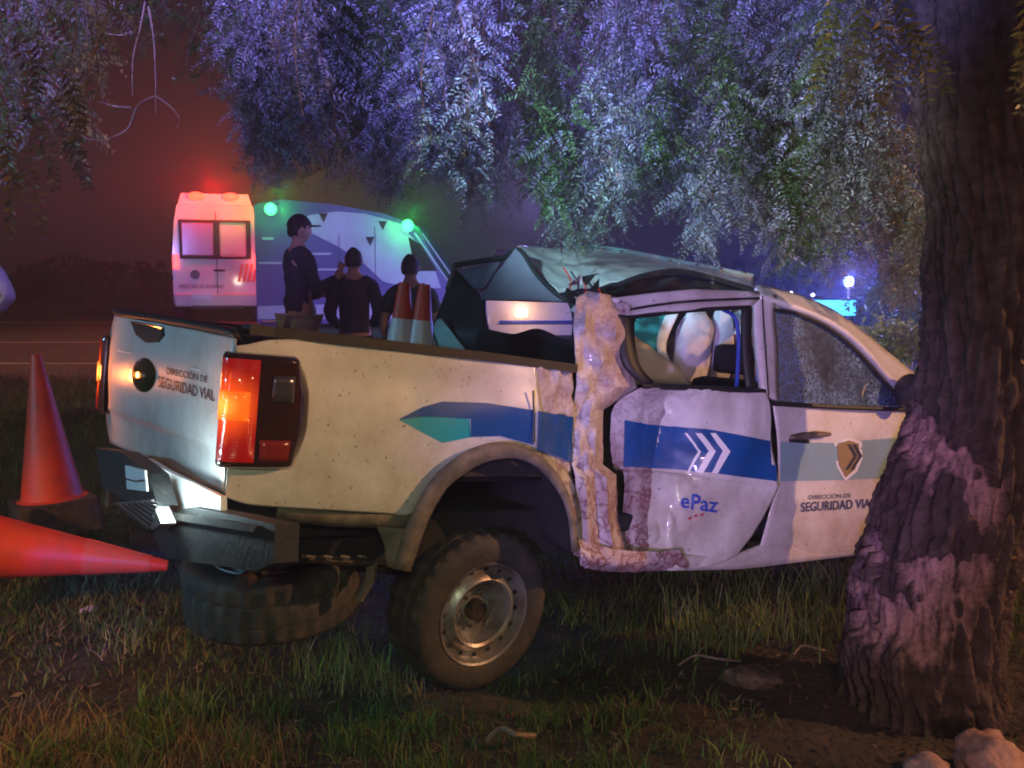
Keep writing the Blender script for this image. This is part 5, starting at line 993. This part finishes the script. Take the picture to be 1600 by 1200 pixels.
# bush lit yellow, beyond the windscreen pillar
def bush(px, py, d, w, h, n, tint, label):
    p = at(px, py, d); p.z = gz(p.x, p.y); o = empty('bush', p); tag(o, label, 'bush'); H = at(px, py, d).z - p.z
    P = rng.normal(0, 1, (n, 3)); P = unit(P) * rng.uniform(.3, 1, (n, 1)) ** .5 * np.array([w, w * .6, h]); P[:, 2] += H
    P += .05 * rng.normal(0, 1, (n, 3)); uu = unit(rng.normal(0, 1, (n, 3))) * .045; vv = unit(np.cross(uu, rng.normal(0, 1, (n, 3)))) * .014
    quad_cloud('foliage', np.stack([P - uu, P - vv, P + uu, P + vv], 1), leaf_tint(n, tint), M['leaf'], o)
    for k in range(5): a = k * 1.25; tube('stem', [(0, 0, 0), (math.cos(a) * w * .3, math.sin(a) * .1, H * .6), (math.cos(a) * w * .7, math.sin(a) * .3, H)], [.02, .014, .006], M['twig'], o, 6)
bush(1400, 535, 9.0, .42, .16, 1400, (.30, .24, .05), 'yellow lit bush behind the windscreen, left of the trunk')  # yellow light is put into this leaf tint as well
bush(1420, 470, 11.0, .7, .45, 1500, (.04, .05, .02), 'dark bush behind the yellow one, left of the trunk')
lamp('bush_lamp_light', 'SPOT', (3.0, 6.9, 1.9), (1, .75, .25), 22, .05, at(1400, 525, 9.0), 40, .8)

# ---------------------------------------------------------------- people
def skin_mesh(name, joints, edges, root, m, parent, sub=2, extra=None):
    me = bpy.data.meshes.new(name); names = list(joints); idx = {k: i for i, k in enumerate(names)}
    me.from_pydata([joints[k][0] for k in names], [(idx[a], idx[b]) for a, b in edges], []); o = bpy.data.objects.new(name, me); col.objects.link(o)
    o.modifiers.new('k', 'SKIN'); sb = o.modifiers.new('s', 'SUBSURF'); sb.levels = sub; sb.render_levels = sub
    for k in names:
        d = me.skin_vertices[0].data[idx[k]]; r = joints[k][1]; d.radius = r if isinstance(r, tuple) else (r, r); d.use_root = (k == root)
    ev = o.evaluated_get(bpy.context.evaluated_depsgraph_get()); nm = bpy.data.meshes.new_from_object(ev); bpy.data.objects.remove(o)
    bm = bmesh.new(); bm.from_mesh(nm); bpy.data.meshes.remove(nm)
    if extra: extra(bm)
    bm.normal_update(); return bm_obj(name, bm, m, parent, True)
def person(loc, rz, label, top, trou, pose, cap=False, long_sleeve=True, h=1.74):
    o = empty('person', loc, rz); tag(o, label, 'person', None); k = h / 1.74
    J = dict(pelvis=((0, 0, .95), (.15, .11)), waist=((0, .01, 1.10), (.135, .10)), chest=((0, 0, 1.30), (.165, .115)), neckb=((0, 0, 1.45), (.085, .08)), neck=((0, .01, 1.52), .058), headl=((0, .02, 1.60), .062))
    for s, n in ((1, 'r'), (-1, 'l')):
        sh, el, wr, ha = pose[n]; J['sh' + n] = ((s * .18, 0, 1.40), .068); J['el' + n] = (el, .047); J['wr' + n] = (wr, .031); J['ha' + n] = (ha, .036)
        kn = pose.get('kn' + n, (s * .11, .02, .50)); an = pose.get('an' + n, (s * .13, -.02, .09)); J['hip' + n] = ((s * .09, 0, .86), .095); J['kn' + n] = (kn, .062); J['an' + n] = (an, .045); J['toe' + n] = ((an[0] + s * .02, an[1] + .17, .045), .038)
    E = [('pelvis', 'waist'), ('waist', 'chest'), ('chest', 'neckb'), ('neckb', 'neck'), ('neck', 'headl')]
    for n in 'rl': E += [('neckb', 'sh' + n), ('sh' + n, 'el' + n), ('el' + n, 'wr' + n), ('wr' + n, 'ha' + n), ('pelvis', 'hip' + n), ('hip' + n, 'kn' + n), ('kn' + n, 'an' + n), ('an' + n, 'toe' + n)]
    yaw = pose.get('head', 0)
    def head(bm):
        Mh = Matrix.Translation((0, .02, 1.64)) @ Matrix.Rotation(yaw, 4, 'Z')
        r = bmesh.ops.create_icosphere(bm, subdivisions=4, radius=1)
        for v in r['verts']:
            c = v.co; jaw = 1 - .22 * max(0, -c.z); c = Vector((c.x * .076 * jaw, c.y * .096 * (jaw if c.y < 0 else 1), c.z * .118))
            if c.y > .075: c.y += .018 * math.exp(-((c.x) / .016) ** 2 - ((c.z + .012) / .028) ** 2) - .008 * math.exp(-((abs(c.x) - .032) / .016) ** 2 - ((c.z - .012) / .014) ** 2)
            v.co = Mh @ c
        for s in (1, -1):
            bmesh.ops.create_icosphere(bm, subdivisions=2, radius=1, matrix=Mh @ Matrix.Translation((s * .078, -.005, -.005)) @ Matrix.Diagonal((.010, .020, .032, 1)))
        for s, n in ((1, 'r'), (-1, 'l')):          # five fingers on each hand
            hp_ = Vector(J['ha' + n][0]); wp = Vector(J['wr' + n][0]); d = (hp_ - wp).normalized(); sd = d.cross(Vector((s, .2, 0))).normalized()
            for f in range(4): b = hp_ + sd * (-.026 + .017 * f); tube_bm([b, b + d * (.045 + .006 * (f in (1, 2))), b + d * .07 + Vector((-s * .015, .01, 0)) * (1 + f * .2)], [.0095, .009, .007], 6, bm)
            tube_bm([wp + d * .03 + sd * .02, wp + d * .06 + sd * .045, wp + d * .09 + sd * .05], [.012, .011, .008], 6, bm)
    skin_mesh('body', J, E, 'pelvis', M['skin'], o, 1, head)
    g = .016
    T_ = {a: (J[a][0], tuple(q + g for q in J[a][1]) if isinstance(J[a][1], tuple) else J[a][1] + g) for a in ('pelvis', 'waist', 'chest', 'neckb', 'shr', 'shl', 'elr', 'ell')}
    TE = [('pelvis', 'waist'), ('waist', 'chest'), ('chest', 'neckb'), ('neckb', 'shr'), ('neckb', 'shl'), ('shr', 'elr'), ('shl', 'ell')]
    if long_sleeve:
        for n in 'rl': T_['wr' + n] = (J['wr' + n][0], J['wr' + n][1] + .013); TE.append(('el' + n, 'wr' + n))
    else:
        for n in 'rl': T_['el' + n] = (tuple(Vector(J['sh' + n][0]).lerp(Vector(J['el' + n][0]), .75)), .062)
    def folds(bm):
        for v in bm.verts: v.co += v.normal * (.016 * noise.noise(v.co * 8) + .012 * noise.noise(Vector((v.co.x * 14, v.co.y * 14, v.co.z * 26))))
    skin_mesh('jacket' if long_sleeve else 'shirt', T_, TE, 'waist', M[top], o, 2, folds)
    L_ = {a: (J[a][0], tuple(q + .010 for q in J[a][1]) if isinstance(J[a][1], tuple) else J[a][1] + .012) for a in ('pelvis', 'hipr', 'hipl', 'knr', 'knl', 'anr', 'anl')}
    skin_mesh('trousers', L_, [('pelvis', 'hipr'), ('pelvis', 'hipl'), ('hipr', 'knr'), ('hipl', 'knl'), ('knr', 'anr'), ('knl', 'anl')], 'pelvis', M[trou], o, 2, folds)
    for n in 'rl':
        p = Vector(J['an' + n][0]); bm = bmesh.new(); bmesh.ops.create_icosphere(bm, subdivisions=3, radius=1, matrix=Matrix.Translation((p.x, p.y + .07, .045)) @ Matrix.Diagonal((.05, .145, .05, 1))); bm_obj('shoe', bm, M['shoe'], o, True)
    Mh = Matrix.Translation((0, .02, 1.64)) @ Matrix.Rotation(yaw, 4, 'Z')
    bm = bmesh.new(); bmesh.ops.create_icosphere(bm, subdivisions=3, radius=1)
    bmesh.ops.delete(bm, geom=[v for v in bm.verts if v.co.z < -.05 and v.co.y > -.2 or v.co.z < -.55 or (v.co.y > .55 and v.co.z < .45)], context='VERTS')
    for v in bm.verts: v.co = Mh @ (Vector((v.co.x * .080, v.co.y * .098 - .004, v.co.z * .119 + .004)) * (1 + .07 * noise.noise(v.co * 4) + .05 * noise.noise(v.co * 11)))
    solid(bm_obj('hair', bm, M['hair'], o, True), .006)
    if cap:
        bm = bmesh.new(); bmesh.ops.create_icosphere(bm, subdivisions=3, radius=1); bmesh.ops.delete(bm, geom=[v for v in bm.verts if v.co.z < .22], context='VERTS')
        for v in bm.verts: v.co = Mh @ Vector((v.co.x * .090, v.co.y * .110, v.co.z * .132))
        solid(bm_obj('cap', bm, M['hair'], o, True), .006)
        box('cap_peak', (0, 0, 0), (.12, .09, .01), M['hair'], o, .003).matrix_local = Mh @ Matrix.Translation((0, .125, .035))
    for s in (1, -1):
        bm = bmesh.new(); bmesh.ops.create_icosphere(bm, subdivisions=2, radius=.011, matrix=Mh @ Matrix.Translation((s * .032, .083, .014))); bm_obj('eye', bm, M['shoe'], o, True)
    box('mouth', (0, 0, 0), (.045, .008, .008), mat('lips', (.25, .08, .07), .5), o, .002).matrix_local = Mh @ Matrix.Translation((0, .082, -.052))
    o.scale = (k, k, k); return o
rest = dict(r=(0, (.25, -.02, 1.12), (.27, .06, .88), (.27, .09, .79)), l=(0, (-.25, -.02, 1.12), (-.27, .06, .88), (-.27, .09, .79)))
def stand(px, d): return (at(px, HOR, d).x, d, gz(at(px, HOR, d).x, d))
p1 = dict(rest); p1['r'] = (0, (.22, .10, 1.14), (.12, .30, 1.24), (.08, .34, 1.31)); p1['l'] = (0, (-.22, .04, 1.12), (-.12, .26, 1.10), (-.06, .31, 1.14)); p1['head'] = .1
person(stand(466, 8.4), R(-62), 'person in long dark jacket and cap facing right beside the ambulance', 'jacket', 'khaki', p1, cap=True, h=1.80)
p2 = dict(rest); p2['l'] = (0, (-.235, .0, 1.12), (-.15, .17, 1.02), (-.08, .23, 1.03)); p2['r'] = (0, (.235, .0, 1.12), (.16, .18, 1.03), (.10, .24, 1.03))
person(stand(553, 8.6), R(8), 'bareheaded person in dark jacket, back turned, middle of three behind the load bed', 'jacket', 'trousers', p2, h=1.64)
p3 = dict(rest); p3['l'] = (0, (-.25, .0, 1.14), (-.24, .08, .92), (-.21, .12, .85)); p3['r'] = (0, (.25, 0, 1.14), (.24, .08, .92), (.21, .12, .85))
person(stand(641, 8.6), R(-5), 'person in dark short sleeved shirt under the green beacon nearest the cab', 'green_shirt', 'trousers', p3, long_sleeve=False, h=1.72)
p4 = dict(rest); p4['r'] = (0, (.36, -.10, 1.16), (.20, .08, 1.02), (.14, .12, 1.0))
person((at(-54, HOR, 7.8).x, 7.8, gz(-4.3, 7.8)), R(12), 'person in a pale pinkish shirt at the left edge, only the bent elbow in view', 'pinkshirt', 'trousers', p4, h=1.72)

# ---------------------------------------------------------------- scattering volume added so the lamps show halos
hz_ = box('halo_haze', (0, 60, 2.6), (250, 210, 8.6), None if False else M['black'], None, 0)
hm = bpy.data.materials.new('halo_medium'); hm.use_nodes = True; n = hm.node_tree.nodes; n.clear(); ou = n.new('ShaderNodeOutputMaterial'); pv = n.new('ShaderNodeVolumePrincipled')
pv.inputs['Color'].default_value = (.85, .85, .9, 1); pv.inputs['Density'].default_value = .007; pv.inputs['Anisotropy'].default_value = .55; hm.node_tree.links.new(pv.outputs[0], ou.inputs['Volume'])
hz_.data.materials.clear(); hz_.data.materials.append(hm); tag(hz_, kind='stuff')
